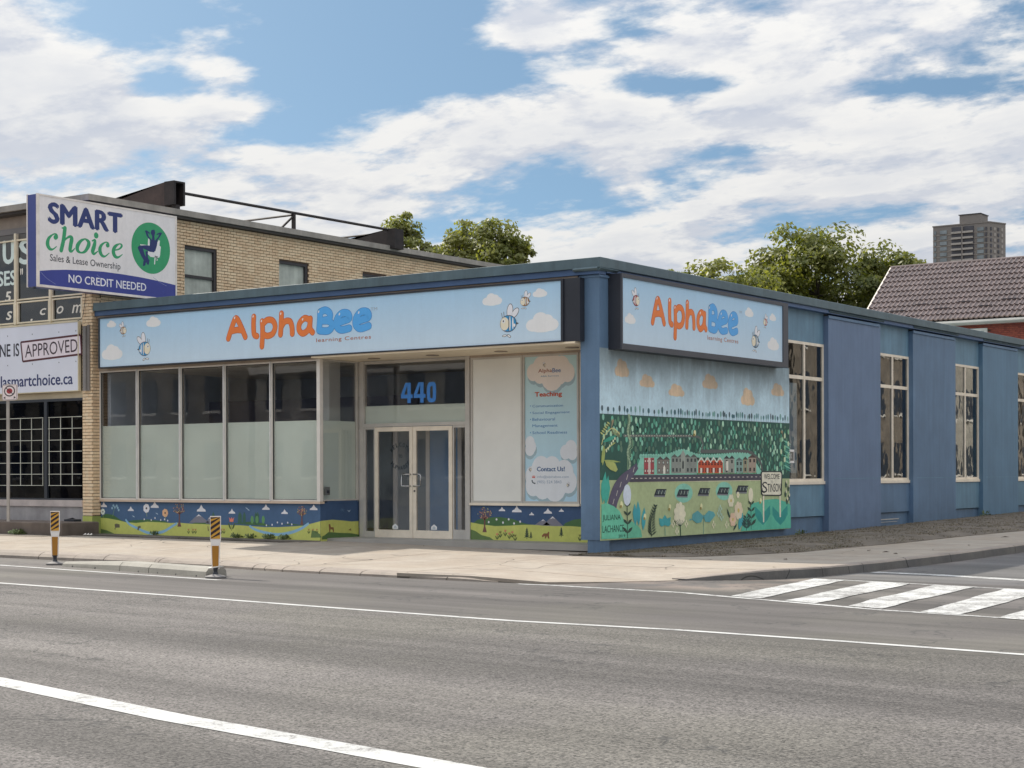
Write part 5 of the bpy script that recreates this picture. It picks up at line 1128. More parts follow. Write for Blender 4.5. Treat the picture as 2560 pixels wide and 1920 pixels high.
for j in jobs:
    if j in sv: continue
    w_, h_, d_ = j[1] - j[0], CH - .014, .03; x = XE; y, z = j[0], j[2]
    m.add([(x, y, z), (x, y + w_, z), (x, y + w_, z + h_), (x, y, z + h_), (x - d_, y, z), (x - d_, y + w_, z), (x - d_, y + w_, z + h_), (x - d_, y, z + h_)], [(0, 1, 2, 3), (0, 1, 5, 4), (1, 2, 6, 5), (2, 3, 7, 6), (3, 0, 4, 7)])
N_(m, 'brickwork', M_brick, kind='stuff')
# windows of the side wall (boarded, whitewashed)
M_board = mat('whitewashed_window_board', C_('9ea39c'), .7, .2, 2.5, .1, 20., streak=.25); M_wfd = mat('rusty_dark_window_frame', C_('2f2c2e'), .6, .2)
for (a, b, z0, z1) in WIN:
    m = MB(); m.box(XE - .2, XE - .06, a, a + .03, z0, z1); m.box(XE - .2, XE - .03, b - .08, b, z0, z1); m.box(XE - .2, XE - .03, a + .03, b - .08, z1 - .07, z1); m.box(XE - .2, XE - .05, a + .03, b - .08, 6.12, 6.19)
    o = N_(m, 'window', M_wfd); N_(B(XE - .15, XE - .1, a + .03, b - .08, z0, z1 - .07), 'window_board', M_board, o)
# brick pillar at the front corner
PX0, PX1 = -13.75, XE
pl = N_(B(PX0 + .02, PX1 - .02, YF + .02, .018, -.2, 7.48), 'brick_pillar', M_mortar)
me_a, _ = brick_mesh('brick', .2, .03, CH - .012, M_brickl); me_b, _ = brick_mesh('brick', .1, .03, CH - .012, M_brickl)
k = 0; z = .40; q = random.Random(2)
while z < 7.4:
    segs = [(0, .215, me_a), (.225, .115, me_b)] if k % 2 else [(0, .1, me_b), (.112, .2, me_a)]
    if z < 5.5:
        for (s0, w_, me) in segs:
            o = bpy.data.objects.new('brick', me); o.rotation_euler = (0, 0, -pi / 2); sx = 1.
            # rotated: local y runs along +x, outward face towards -y
            o.rotation_euler = (0, 0, -pi / 2); o.location = Vector((PX0 + s0, YF + q.uniform(-.002, .002), z)) - off; link(o, pl)
            o.scale = (1, w_ / (.2 if me is me_a else .1), 1)
    if True:
        pass
    z += CH; k += 1
k = 0; z = .40; m = MB()
while z < 7.4:      # return face of the pillar
    for (a, b) in (((YF + .035, YF + .13), (YF + .142, .015)) if k % 2 else ((YF + .035, YF + .23),)):
        x = XE; d_ = .02; h_ = CH - .012; y0, y1 = a, b
        m.add([(x, y0, z), (x, y1, z), (x, y1, z + h_), (x, y0, z + h_), (x - d_, y0, z), (x - d_, y1, z), (x - d_, y1, z + h_), (x - d_, y0, z + h_)], [(0, 1, 2, 3), (0, 1, 5, 4), (1, 2, 6, 5), (2, 3, 7, 6), (3, 0, 4, 7)])
    if z >= 5.5: m.add([(PX0, YF, z), (PX1, YF, z), (PX1, YF, z + h_), (PX0, YF, z + h_)], [(0, 1, 2, 3)])
    z += CH; k += 1
N_(m, 'brickwork', M_brick, kind='stuff')
A = Art(1, YF - .004, -1); gp = lambda x, y: (lambda q: (q.x, q.z))(at('c3', x, y, 1, YF))
A.rect(PX0, PX1, -.12, .385, C_('a3ab5c'), 0); A.poly([(PX0, -.12), (PX1, -.12), (PX1, .2), (PX1 - .12, .27), (PX0 + .1, .22), (PX0, .12)], C_('5c7247'), 1)
A.build('painted_pillar_base', PAINT, nb)
N_(B(PX0, XE, YF, .0, -.3, .39), 'pillar_base', mat('green_painted_masonry', C_('7f8b50'), .7))
N_(MB().box(XE - .02, XE, YF + .02, -.001, .40, .41), 'ledge', M_mortar)
m = MB(); m.tube([(-13.50, YF - .03, 3.25), (-13.50, YF - .03, 4.75)], .035, 8); m.box(-13.62, -13.52, YF - .1, YF - .005, 3.25, 4.72); N_(m, 'metal_channel', mat('grey_steel', C_('6d6a68'), .5, .2))
m = MB(); m.tube([(-13.60, YF - .02, 5.5), (-13.64, YF - .025, 5.2), (-13.68, YF - .03, 5.0), (-13.72, YF - .04, 4.9), (-13.85, YF - .05, 4.86)], .006, 5); N_(m, 'cable', M_dark)
# front facade -------------------------------------------------
M_sil = mat('cream_window_bars', C_('c9bfa9'), .5, .12, 3.); M_glassn = glassmat('upper_window_glass', (.3, .33, .33), 1.55, .08, 1.2)
yf = YF
N_(B(-40, PX0, yf + .12, yf + .35, 7.2, 7.5), 'wall', M_tanhead); N_(B(-40, PX0, yf + .05, yf + .4, 7.06, 7.2), 'lintel', mat('grey_lintel', C_('6f6c6c'), .7))
vx = [PX0, -14.86, -16.12, -17.38, -18.64, -19.9, -21.2]
# upper windows: panes between bars
m = MB()
for x in vx[1:]: m.box(x - .035, x + .035, yf - .02, yf + .09, 4.90, 7.06)
wf = N_(m, 'window_mullions', M_sil)
for a, b in zip(vx[1:], vx[:-1]):
    a0, b0 = a + .035, b - (.035 if b != PX0 else 0)
    for (z0, z1, nm) in ((5.50, 6.88, 'window'), (4.95, 5.40, 'window')):
        m = MB(); w = .035; s = .05 if z1 < 5.5 else .02
        m.box(a0 + .002, b0 - .002, yf, yf + .08, z1, z1 + w); m.box(a0 + .002, b0 - .002, yf, yf + .08, z0 - w, z0); m.box(a0 + .002, a0 + s, yf, yf + .08, z0, z1); m.box(b0 - s, b0 - .002, yf, yf + .08, z0, z1)
        o = N_(m, nm, M_sil); N_(B(a0 + s, b0 - s, yf + .045, yf + .05, z0, z1), 'pane', M_glassn, o)
    N_(B(a0, b0, yf + .06, yf + .08, 6.93, 7.05), 'top_panel', mat('dark_top_panel', C_('55524f'), .5))
N_(B(-14.35, PX0, yf + .10, yf + .11, 5.5, 6.9), 'window_blind', mat('cream_window_blind', C_('d0cbb8'), .8))
A = Art(1, yf + .043, -1); WL = C_('c4d2cf'); W2 = C_('e6e2d8')
gq = lambda x, y: (lambda q: (q.x, q.z))(at('A', x, y, 1, yf + .04))
def qt(t, x0, y0, x1, y1, c, lv=1, **k): a = gq(x0, y1); b = gq(x1, y0); A.text(t, a[0], b[0], a[1], b[1], c, lv, **k)
def flush():
    global A
    A.build('window_lettering', PRINT, nb); A = Art(1, yf + .043, -1)
qt('U', 48, 300, 262, 740, WL, bold=.05); flush(); a = gq(335, 280)
A.text('S', a[0] + .03, a[0] + .52, 6.33, 6.90, WL, 1, bold=.05); flush()
A.text('SES', -16.84, -16.16, 5.86, 6.20, WL, 1, bold=.04); flush(); A.text('"', -16.0, -15.9, 6.08, 6.22, W2, 1, bold=.03); flush()
qt('5', 88, 1245, 205, 1435, W2, bold=.05, shear=.15); flush()
for t, x0, y0, x1, y1 in (('s', 108, 1605, 225, 1770), ('.', 560, 1745, 600, 1790), ('c', 735, 1550, 852, 1680), ('o', 1045, 1508, 1168, 1655), ('m', 1325, 1478, 1512, 1642)): qt(t, x0, y0, x1, y1, W2, bold=.03, shear=.25); flush()
N_(B(-40, PX0, yf + .5, yf + .6, 4.7, 7.0), 'inner_wall', M_int)
# ground floor shopfront
N_(B(-40, PX0, yf + .02, yf + .3, 4.78, 4.90), 'spandrel', M_sil); N_(B(-40, PX0, yf + .01, yf + .3, 3.10, 3.26), 'shopfront_lintel', mat('beige_lintel', C_('a39a86'), .7, .15))
N_(B(-40, PX0, yf + .15, yf + .25, 3.26, 4.78), 'wall', M_mortar)
N_(B(-40, PX0, yf - .03, yf + .3, .60, .75), 'stone_sill', mat('pale_stone_sill', C_('a59d9b'), .8, .15, 3., .2)); N_(B(-40, PX0, yf, yf + .3, .26, .60), 'concrete_base', M_concw)
bx_ = [PX0 + .01, -15.05, -16.9, -18.8, -21.]
for a, b in zip(bx_[1:], bx_[:-1]):
    m = MB(); m.box(a - .05, a + .05, yf, yf + .1, .75, 3.10); m.box(a + .05, b - .05 if b < PX0 - .1 else b, yf, yf + .1, .75, .79); m.box(a + .05, b - .05 if b < PX0 - .1 else b, yf, yf + .1, 3.04, 3.10)
    o = N_(m, 'shop_window', mat('dark_shopfront_frame', C_('2b3038'), .4)); b1 = b - .05 if b < PX0 - .1 else b
    N_(B(a + .05, b1, yf + .05, yf + .056, .79, 3.04), 'pane', glassmat('shopfront_glass', (.32, .36, .44), 1.5, .05, .6) if 'g2' not in globals() else g2, o); g2 = bpy.data.materials['shopfront_glass']
    m = MB(); x = a + .10; t = .006; yg = yf - .0
    k = 0
    while x < b1 - .05: m.box(x, x + 2 * t, yg + .016, yg + .03, 1.08, 2.68); x += .405; k += 1
    for r in range(7): m.box(a + .09, b1 - .04, yg, yg + .015, 1.08 + .264 * r, 1.08 + .264 * r + 2 * t)
    N_(m, 'security_grille', mat('pale_grille_wire', C_('b3b6ae'), .5), o)
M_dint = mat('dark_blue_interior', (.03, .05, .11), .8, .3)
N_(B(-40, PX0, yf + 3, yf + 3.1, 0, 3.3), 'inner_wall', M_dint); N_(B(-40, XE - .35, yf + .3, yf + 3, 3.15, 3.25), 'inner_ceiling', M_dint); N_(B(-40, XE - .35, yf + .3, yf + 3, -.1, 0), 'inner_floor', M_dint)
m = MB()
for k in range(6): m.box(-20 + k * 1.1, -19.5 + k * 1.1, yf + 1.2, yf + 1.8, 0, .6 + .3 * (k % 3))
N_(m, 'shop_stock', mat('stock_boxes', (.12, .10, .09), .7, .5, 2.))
# step in front
N_(MB().bbox(-40, -13.2, -1.3, YF - .001, -.2, .27, .02), 'entrance_step', mat('stained_step_concrete', C_('5c534d'), .9, .3, 1.5, .3, 25., dirt=(-.05, .2, .6, (.07, .06, .05))))
# approved banner
s5 = thing('fascia_sign', (-17, YF - .1, 3.3), 'white flat wall sign stamped APPROVED with a navy web address over dark shop windows', 'sign')
B(-21, -13.80, YF - .09, YF - .02, 3.27, 4.83).build('sign_board', mat('white_sign_board', C_('c4c8d4'), .4, .04), s5)
m = MB(); m.box(-13.79, -13.765, YF - .1, YF - .02, 3.25, 4.85); m.box(-21, -13.79, YF - .1, YF - .02, 4.832, 4.85); m.box(-21, -13.79, YF - .1, YF - .02, 3.25, 3.268); m.build('edge_trim', mat('yellowed_trim', C_('b9b29a'), .5), s5)
A = Art(1, YF - .091, -1); gb = lambda x, y: (lambda q: (q.x, q.z))(at('c2', x, y, 1, YF - .09))
RDK = C_('4a2228'); c4 = [gb(x, y) for x, y in ((222, 322), (855, 243), (868, 448), (243, 527))]
A.poly([gb(230, 330), gb(848, 255), gb(862, 440), gb(248, 518)], C_('d3cad2'), 1)
for a, b in zip(c4, c4[1:] + c4[:1]): A.stroke([a, b], .045, RDK, 2, False, False)
ang = atan2(c4[1][1] - c4[0][1], c4[1][0] - c4[0][0])
cx_ = sum(p[0] for p in c4) / 4; cz_ = sum(p[1] for p in c4) / 4
A.text('APPROVED', cx_ - .93, cx_ + .93, cz_ - .15, cz_ + .15, C_('33222c'), 3, bold=.0, rot=ang * 1.0)
a = gb(205, 468); A.text('YOUR PHONE IS', a[0] - 2.4, a[0], a[1], a[1] + .30, C_('22222c'), 2, bold=.015)
a = gb(775, 768); A.text('www.lasmartchoice.ca', a[0] - 3.55, a[0], a[1] + .005, a[1] + .27, C_('27305c'), 2, bold=.025)
for x in (-14.45, -15.4, -16.3, -13.86): 
    for z_ in (4.63, 3.95 - .0): A.ell(x, z_ if z_ > 4.2 else 3.93 - .0, .012, .018, C_('4a4a4a'), 2, 8)
A.build('sign_print', PRINTW, s5)
# rooftop sign frame
tf = thing('rooftop_sign_frame', (-13.6, 2.2, 7.6), 'rusty black steel billboard frame on the brick building roof', 'steel frame')
M_rust = mat('rusty_black_steel', (.022, .016, .015), .7, .5, 4., .2, 40.)
m = MB(); 
def chan(m, y, x0, x1, z0, z1, taper):
    m.add([(x1, y - .02, z0), (x1, y - .02, z1), (x0, y - .02, z1 - taper), (x0, y - .02, z0), (x1, y + .25, z0), (x1, y + .25, z1), (x0, y + .25, z1 - taper), (x0, y + .25, z0)], [(0, 1, 2, 3), (4, 7, 6, 5), (0, 4, 5, 1), (1, 5, 6, 2), (2, 6, 7, 3), (3, 7, 4, 0)])
chan(m, 2.2, -19, -13.62, 7.72, 8.37, .9); m.build('front_beam', mat('rusty_brown_steel', (.05, .032, .028), .7, .4, 3.), tf)
m = MB(); m.box(-13.61, -13.27, 2.14, 2.2, 7.8, 8.37); m.box(-13.61, -13.27, 2.44, 2.5, 7.8, 8.37); m.box(-13.61, -13.57, 2.2, 2.44, 7.8, 8.37); m.box(-13.60, -13.27, 2.2, 2.44, 8.33, 8.37); m.build('channel_end', M_rust, tf)
m = MB(); m.box(-13.42, -13.28, 2.2, 2.34, 7.55, 7.8); m.build('post', M_rust, tf)
m = MB(); m.box(-13.36, -13.28, 6.32, 6.4, 7.55, 8.10); m.build('post', M_rust, tf)
m = MB(); m.tube([(-13.32, 2.5, 8.11), (-13.32, 10.4, 8.14)], .038, 6); m.build('top_rail', M_rust, tf)
m = MB(); m.tube([(-13.32, 6.36, 8.05), (-13.32, 5.9, 7.68)], .03, 6); m.build('brace', M_rust, tf)
for (y0, y1) in ((6.3, 6.3), (10.2, 10.2)): m = MB(); m.tube([(-13.34, y0, 8.06), (-18.5, y0 + .2, 8.1)], .028, 6); m.build('cross_rail', M_rust, tf)
m = MB(); chan(m, 10.2, -18, -13.35, 7.65, 8.15, .75); m.box(-13.34, -13.05, 10.16, 10.55, 7.6, 8.16); m.build('rear_beam', M_rust, tf)

# ------------------------------------------------------------------ red brick house behind
hs = thing('brick_house', (-5, 38, 0), 'red brick house with a brown tiled roof behind the blue shop', 'house')
H_ = lambda m, name, mt, par=hs, **k: m.build(name, mt, par, **k)
M_rb = brickmat('red_brick', C_('7c4038'), C_('944f40'), C_('54302c'))
x0, x1, ye, yr, ze, zr = -11.4, 3.0, 38., 41.3, 7.33, 9.98
H_(B(x0 + .35, x1, ye + .35, 44.2, 0, 7.2), 'wall', M_mortar)
m = MB(); z = 4.6; k = 0
while z < 7.12:
    x = x0 + .35 - (.11 if k % 2 else 0)
    while x < x1:
        a, b = max(x, x0 + .35), min(x + .205, x1)
        if not (-7.75 < a < -6.2 and 5.2 < z < 6.98) and b > a: m.add([(a, ye + .33, z), (b, ye + .33, z), (b, ye + .33, z + .064), (a, ye + .33, z + .064), (a, ye + .35, z), (b, ye + .35, z), (b, ye + .35, z + .064), (a, ye + .35, z + .064)], [(0, 1, 2, 3), (3, 2, 6, 7), (1, 5, 6, 2)])
        x += .216
    z += .075; k += 1
H_(m, 'brickwork', M_rb, kind='stuff')
m = MB(); m.box(-7.75, -6.2, ye + .26, ye + .34, 6.88, 6.98); m.box(-7.75, -7.63, ye + .26, ye + .34, 5.2, 6.88); m.box(-6.32, -6.2, ye + .26, ye + .34, 5.2, 6.88); m.box(-7.63, -6.32, ye + .29, ye + .33, 6.05, 6.12)
o = H_(m, 'window', mat('white_window_frame', C_('d4d2cc'), .5)); H_(B(-7.63, -6.32, ye + .32, ye + .326, 5.2, 6.88), 'pane', M_board, o)
pitch = atan2(zr - ze, yr - ye); Ls = hypot(zr - ze, yr - ye)
m = MB(); m.add([(x0, ye, ze), (x1, ye, ze), (x1, yr, zr), (x0, yr, zr), (x1, 2 * yr - ye, ze), (x0, 2 * yr - ye, ze)], [(0, 1, 2, 3), (3, 2, 4, 5)]); m.add([(x0 + .36, ye + .4, 7.2), (x0 + .36, 2 * yr - ye - .4, 7.2), (x0 + .36, yr, zr - .1)], [(0, 1, 2)])
M_tile = mat('brown_metal_roof_tile', C_('5c504e'), .42, .22, .8, .15, 20., spec=.6); rf = H_(m, 'roof', mat('roof_underlay', (.03, .025, .022), .8))
# one tile: shallow arched pan with a lifted lower edge
def tile_mesh(w_, l_):
    V = []; F = []; n = 5; prof = [(0, .0), (.14, .055), (.3, .06), (.5, .02), (.8, .004), (1, .0)]
    for j, (t, lift) in enumerate(((0, .062), (1, .012))):
        for u, h in prof: V.append((u * w_, t * l_, h + lift))
    for j in range(n): F.append((j, j + 1, n + 2 + j, n + 1 + j))
    b = len(V)
    for u, h in prof: V.append((u * w_, 0, h - .005))
    for j in range(n): F.append((b + j, b + j + 1, j + 1, j))
    me = bpy.data.meshes.new('roof_tile'); me.from_pydata(V, [], F); me.materials.append(M_tile); me.update(); return me, V, F
tw, nr = .205, 11; tl = Ls / nr
tme, TV, TF = tile_mesh(tw * .97, tl * 1.06)
hoff = wloc(hs); cnt = 0; TVs = []; TFs = []
cs, sn = cos(pitch), sin(pitch)
for r in range(nr):
    for c in range(int((x1 - x0) / tw)):
        x = x0 + c * tw; y = ye + r * tl * cs; z = ze + r * tl * sn + .01
        if x < -4.3 and not (r < 2 and x < -9.2 + 0.0) and cnt < 300 and (r > 0 or x > -9):
            o = bpy.data.objects.new('roof_tile', tme); o.rotation_euler = (pitch, 0, 0); o.location = Vector((x, y, z)) - hoff; link(o, rf); cnt += 1
        else:
            b = len(TVs)
            for (u, v, h) in TV: TVs.append((x + u, y + v * cs - h * sn, z + v * sn + h * cs))
            TFs += [tuple(b + i for i in f) for f in TF]
m = MB(); m.v = TVs; m.f = TFs; m.m = [0] * len(TFs)
me = bpy.data.meshes.new('roof_tiling'); me.from_pydata([tuple(Vector(v) - hoff) for v in TVs], [], TFs); me.materials.append(M_tile); o = link(bpy.data.objects.new('roof_tiling', me), rf); o['kind'] = 'stuff'
# snow guards on the lower rows
m = MB()
for c, r in [(3 + 4.4 * k, 2 + (k % 2)) for k in range(12)]:
    x = x0 + c * tw * 1.0 + .5; y = ye + r * tl * cs; z = ze + r * tl * sn + .06; m.box(x, x + .55, y - .03, y + .03, z, z + .05)
H_(m, 'snow_guard', M_dark, rf)
m = MB(); m.tube([(x0 - .02, yr, zr + .04), (x1, yr, zr + .04)], .07, 8); H_(m, 'ridge_cap', M_tile, rf)
M_wt = mat('off_white_trim', C_('c9c4bc'), .6, .12)
m = MB(); m.add([(x0 - .05, ye - .05, ze - .12), (x0 - .05, ye - .05, ze + .07), (x0 - .05, yr, zr + .08), (x0 - .05, yr, zr - .11), (x0 + .03, ye - .05, ze - .12), (x0 + .03, ye - .05, ze + .07), (x0 + .03, yr, zr + .08), (x0 + .03, yr, zr - .11)], [(0, 1, 2, 3), (4, 7, 6, 5), (1, 5, 6, 2), (0, 3, 7, 4)])
H_(m, 'verge_board', M_wt, rf)
m = MB(); m.prism([(ye - .02, ze - .04), (ye - .14, ze - .04), (ye - .15, ze - .12), (ye - .08, ze - .17), (ye - .02, ze - .17)], 'x', x0, x1); H_(m, 'gutter', M_wt, hs)
H_(B(x0, x1, ye, ye + .36, ze - .2, ze - .1), 'soffit_board', M_wt, hs)
# ------------------------------------------------------------------ tower block
tb = thing('tower_block', (-285, 812, 0), 'distant grey brown apartment tower above the tiled roof', 'tower')
M_tw = mat('brown_concrete_facade', C_('706c69'), .9, .08, .05); M_tw2 = mat('grey_bay_windows', C_('6c7478'), .4, .3, .15); M_tg = mat('dark_tower_glass', C_('3a3a40'), .3, .4, .2); M_tl = mat('pale_balcony_slab', C_('8d8984'), .8, .1, .1)
T_ = lambda m, name, mt, par=tb, **k: m.build(name, mt, par, **k)
fp = [(-303, 800), (-273.6, 800), (-269.2, 812), (-285, 838), (-303, 838)]
m = MB(); m.prism([(a, b) for a, b in fp], 'z', 0, 127.6); T_(m, 'walls', M_tw)
m = MB(); m.prism([(a * 1.0, b) for a, b in [(-303.3, 799.7), (-273.4, 799.7), (-268.9, 812), (-284.7, 838), (-303.3, 838)]], 'z', 127.61, 128.2); T_(m, 'roof', M_tw)
T_(B(-289.3, -278.4, 801, 812, 128.2, 132.6), 'plant_room', M_tw); T_(B(-289.8, -278.0, 800.6, 812.4, 132.62, 133.), 'plant_room_roof', M_dark)
fh = 2.85
T_(B(-293, -281.4, 799.6, 799.95, 60, 126.6), 'balcony_recess', M_tg)
T_(B(-287.5, -286.9, 798.6, 799.6, 60, 126.8), 'divider', M_tw)
for k in range(20):
    z = 126.0 - fh * (k + 1)
    for (a, b) in ((-293, -287.5), (-286.9, -281.4)):
        m = MB(); m.box(a + .05, b - .05, 798.3, 799.55, z, z + .25); m.box(a + .05, b - .05, 798.3, 798.5, z + .25, z + 1.0); T_(m, 'balcony', M_tl)
    for (a, b, mt) in ((-302.4, -301.2, M_tw2), (-299.2, -295.6, M_tw2), (-279.6, -276.2, M_tw2), (-275.4, -274.6, M_tg)):
        m = MB(); m.box(a, b, 799.5, 799.98, z + .5, z + 2.3); T_(m, 'window', mt)
    for t in (.06, .28, .5, .72):
        xa = -273.55 + 4.4 * t; yaa = 800 + 12 * t; dx, dy = .344, .939; nx, ny = .939, -.344
        m = MB(); p = [(xa, yaa), (xa + dx * 1.2, yaa + dy * 1.2), (xa + dx * 1.2 + nx * .25, yaa + dy * 1.2 + ny * .25), (xa + nx * .25, yaa + ny * .25)]; m.prism(p, 'z', z + .6, z + 2.2); T_(m, 'window', M_tg if int(t * 100) % 4 else M_tl)
    m = MB(); m.box(-303.1, -293.2, 799.75, 799.99, z - .1, z + .12); m.box(-281.2, -273.7, 799.75, 799.99, z - .1, z + .12); T_(m, 'floor_band', M_tl)
# ------------------------------------------------------------------ trees
def leafmat(name, a, b, c):
    m = bpy.data.materials.new(name); m.use_nodes = True; g = NT(m.node_tree); bs = m.node_tree.nodes['Principled BSDF']
    P = g.n('ShaderNodeNewGeometry').outputs['Position']
    col = g.mix(g.ss(g.noise(P, .8, 3.), .4, .62), (*a, 1), (*b, 1)); col = g.mix(g.ss(g.noise(P, 5., 2.), .5, .68), col, (*c, 1))
    g.put(bs.inputs['Base Color'], col); bs.inputs['Roughness'].default_value = .5; bs.inputs['Specular IOR Level'].default_value = .35
    tr = g.n('ShaderNodeBsdfTranslucent'); g.put(tr.inputs[0], g.mix(1., col, (1.6, 1.6, .6, 1), 'MULTIPLY')); mx = g.n('ShaderNodeMixShader'); mx.inputs[0].default_value = .4
    g.put(mx.inputs[1], bs.outputs[0]); g.put(mx.inputs[2], tr.outputs[0]); g.nt.links.new(mx.outputs[0], m.node_tree.nodes['Material Output'].inputs[0]); return m
M_bark = mat('bark', (.07, .055, .045), .9, .3, 5.)
def tree(name, base, top, crowns, nleaf, ls, lm, label, seed, group=None):
    q = random.Random(seed); t = thing(name, base, label, 'tree', group); bx, by, bz = base
    m = MB(); m.tube([(bx, by, bz), (bx + .1, by, bz + top * .3), (bx - .1, by, bz + top * .55)], [.32, .26, .18], 9)
    for (cx, cy, cz, rx, ry, rz) in crowns:
        p = [(bx - .05, by, bz + top * q.uniform(.3, .5)), ((bx + cx) / 2 + q.uniform(-.3, .3), (by + cy) / 2, (bz + top * .4 + cz) / 2), (cx, cy, cz), (cx + q.uniform(-.5, .5), cy, cz + rz * .6)]
        m.tube(p, [.16, .1, .06, .02], 6)
        for k in range(5):
            a = q.uniform(0, 2 * pi); e = q.uniform(-.2, 1.1); d = (cos(a) * cos(e) * rx * .85, sin(a) * cos(e) * ry * .85, sin(e) * rz * .85)
            m.tube([(cx, cy, cz - .2), (cx + d[0] * .5, cy + d[1] * .5, cz + d[2] * .45), (cx + d[0], cy + d[1], cz + d[2])], [.05, .03, .012], 5)
    m.build('trunk', M_bark, t)
    V = []; F = []
    tot = sum(c[3] * c[4] * c[5] for c in crowns) ** 1.
    vols = [c[3] * c[4] * c[5] for c in crowns]
    for c, v in zip(crowns, vols):
        ncl = max(10, int(46 * v / max(vols))); cl = []
        for k in range(ncl):
            a = q.uniform(0, 2 * pi); e = asin(q.uniform(-.6, 1)); r = q.uniform(.55, 1.02)
            cl.append((c[0] + c[3] * r * cos(a) * cos(e), c[1] + c[4] * r * sin(a) * cos(e), c[2] + c[5] * r * sin(e), q.uniform(.16, .34) * min(c[3], c[5]) ))
        n = int(nleaf * v / sum(vols))
        for k in range(n):
            X, Y, Z_, rr = cl[int(q.random() * ncl)]
            a = q.uniform(0, 2 * pi); e = asin(q.uniform(-.75, 1)); r = rr * (q.random() ** .45) * 1.15
            px, py, pz = X + r * cos(a) * cos(e) * 1.3, Y + r * sin(a) * cos(e) * 1.3, Z_ + r * sin(e) * .8
            s = ls * q.uniform(.6, 1.25); nx, ny, nz = cos(a) * .6 + q.uniform(-.6, .6), sin(a) * .6 + q.uniform(-.6, .6), q.uniform(.1, 1.1)
            N = Vector((nx, ny, nz)).normalized(); U = N.cross(Vector((q.uniform(-1, 1), q.uniform(-1, 1), q.uniform(-1, 1)))).normalized(); Wv = N.cross(U)
            b = len(V); o = Vector((px, py, pz)) - Vector(base)
            V += [tuple(o - U * s), tuple(o + Wv * s * .55), tuple(o + U * s), tuple(o - Wv * s * .55)]; F.append((b, b + 1, b + 2, b + 3))
    me = bpy.data.meshes.new('crown'); me.from_pydata(V, [], F); me.materials.append(lm); link(bpy.data.objects.new('crown', me), t)
LM1 = leafmat('maple_leaves', (.10, .12, .03), (.16, .175, .045), (.23, .23, .075)); LM2 = leafmat('light_green_leaves', (.15, .17, .05), (.21, .22, .075), (.26, .26, .11))
tree('maple_tree', (-16.8, 45, 0), 12, [(-16.5, 45, 9.7, 3.3, 3.2, 2.9), (-13.5, 45.5, 9.5, 2.3, 2.4, 2.0), (-18.8, 45, 10.1, 2.0, 2.2, 2.2), (-15.2, 45, 7.4, 3.8, 3., 2.3), (-17.8, 44.6, 7.8, 3.0, 2.6, 2.)], 36000, .125, LM1, 'large dark green broadleaf tree beside the tiled roof', 21, 'trees behind the shops')
tree('linden_tree', (-19.6, 38, 0), 9, [(-17.4, 38, 8.7, 2.0, 2., 1.7), (-19.6, 38.3, 9.0, 1.4, 1.5, 1.4), (-18.4, 38.3, 8.4, 1.6, 1.5, 1.7), (-15.0, 37.6, 7.4, 1.9, 1.6, 1.5), (-17.6, 38, 6.8, 2.6, 1.8, 1.5)], 16000, .115, LM2, 'lighter yellow green tree with small leaves in front of the dark one', 22, 'trees behind the shops')
tree('poplar_tree', (-32.3, 34.8, 0), 13, [(-32.9, 34.8, 11.7, 1.1, 1.1, 1.8), (-34.1, 34.8, 11.6, .9, .9, 1.2), (-31.5, 34.6, 11.0, .9, 1., 1.3), (-32.6, 34.8, 10.2, 1.6, 1., 1.3)], 12000, .115, LM2, 'left hand narrow green tree top above the brick building roof', 23, 'trees behind the shops')
tree('ash_tree', (-28.6, 35, 0), 12, [(-29.2, 35, 11.2, 1.3, 1.3, 1.6), (-27.5, 35.2, 10.9, 1.4, 1.4, 1.7), (-26.6, 35, 10.3, .9, .9, 1.1), (-28.3, 35, 9.8, 2.0, 1., 1.3)], 15000, .115, LM2, 'rounder green tree top just left of the blue shop roof peak', 24, 'trees behind the shops')
# ------------------------------------------------------------------ streets around, seen only as reflections in the glass
M_rh = mat('brown_brick_far', C_('70675c'), .9, .4, 1.6); M_rt = mat('tan_render_far', C_('8f8a80'), .9, .35, 1.4); M_rw = mat('dark_window_far', (.03, .035, .045), .3)
def row_house(x0, x1, y0, y1, h, mt, face, label, grp):
    t = thing('row_house', ((x0 + x1) / 2, (y0 + y1) / 2, 0), label, 'house', grp)
    B(x0, x1, y0, y1, -.3, h).build('walls', mt, t); B(x0 - .2, x1 + .2, y0 - .2, y1 + .2, h + .002, h + .35).build('cornice', M_wt, t)
    for zz in (1.2, 4.6, 7.8):
        if zz + 1.8 > h: break
        n = int(((y1 - y0) if face == 'x' else (x1 - x0)) / 2.4)
        for k in range(n):
            if face == 'x': a = y0 + .8 + k * 2.4; m = MB(); m.box(x0 - .06, x0 - .005, a, a + 1.1, zz, zz + 1.8)
            else: a = x0 + .8 + k * 2.4; m = MB(); m.box(a, a + 1.1, y1 + .005, y1 + .06, zz, zz + 1.8)
            w_ = m.build('window', M_rw, t)
            m = MB()
            if face == 'x': m.box(x0 - .1, x0 - .062, a - .05, a + 1.15, zz - .12, zz)
            else: m.box(a - .05, a + 1.15, y1 + .062, y1 + .1, zz - .12, zz)
            m.build('sill', M_wt, w_)
GR1 = 'houses across the side street, mirrored in the side windows'; GR2 = 'buildings across the main road, mirrored in the front windows'
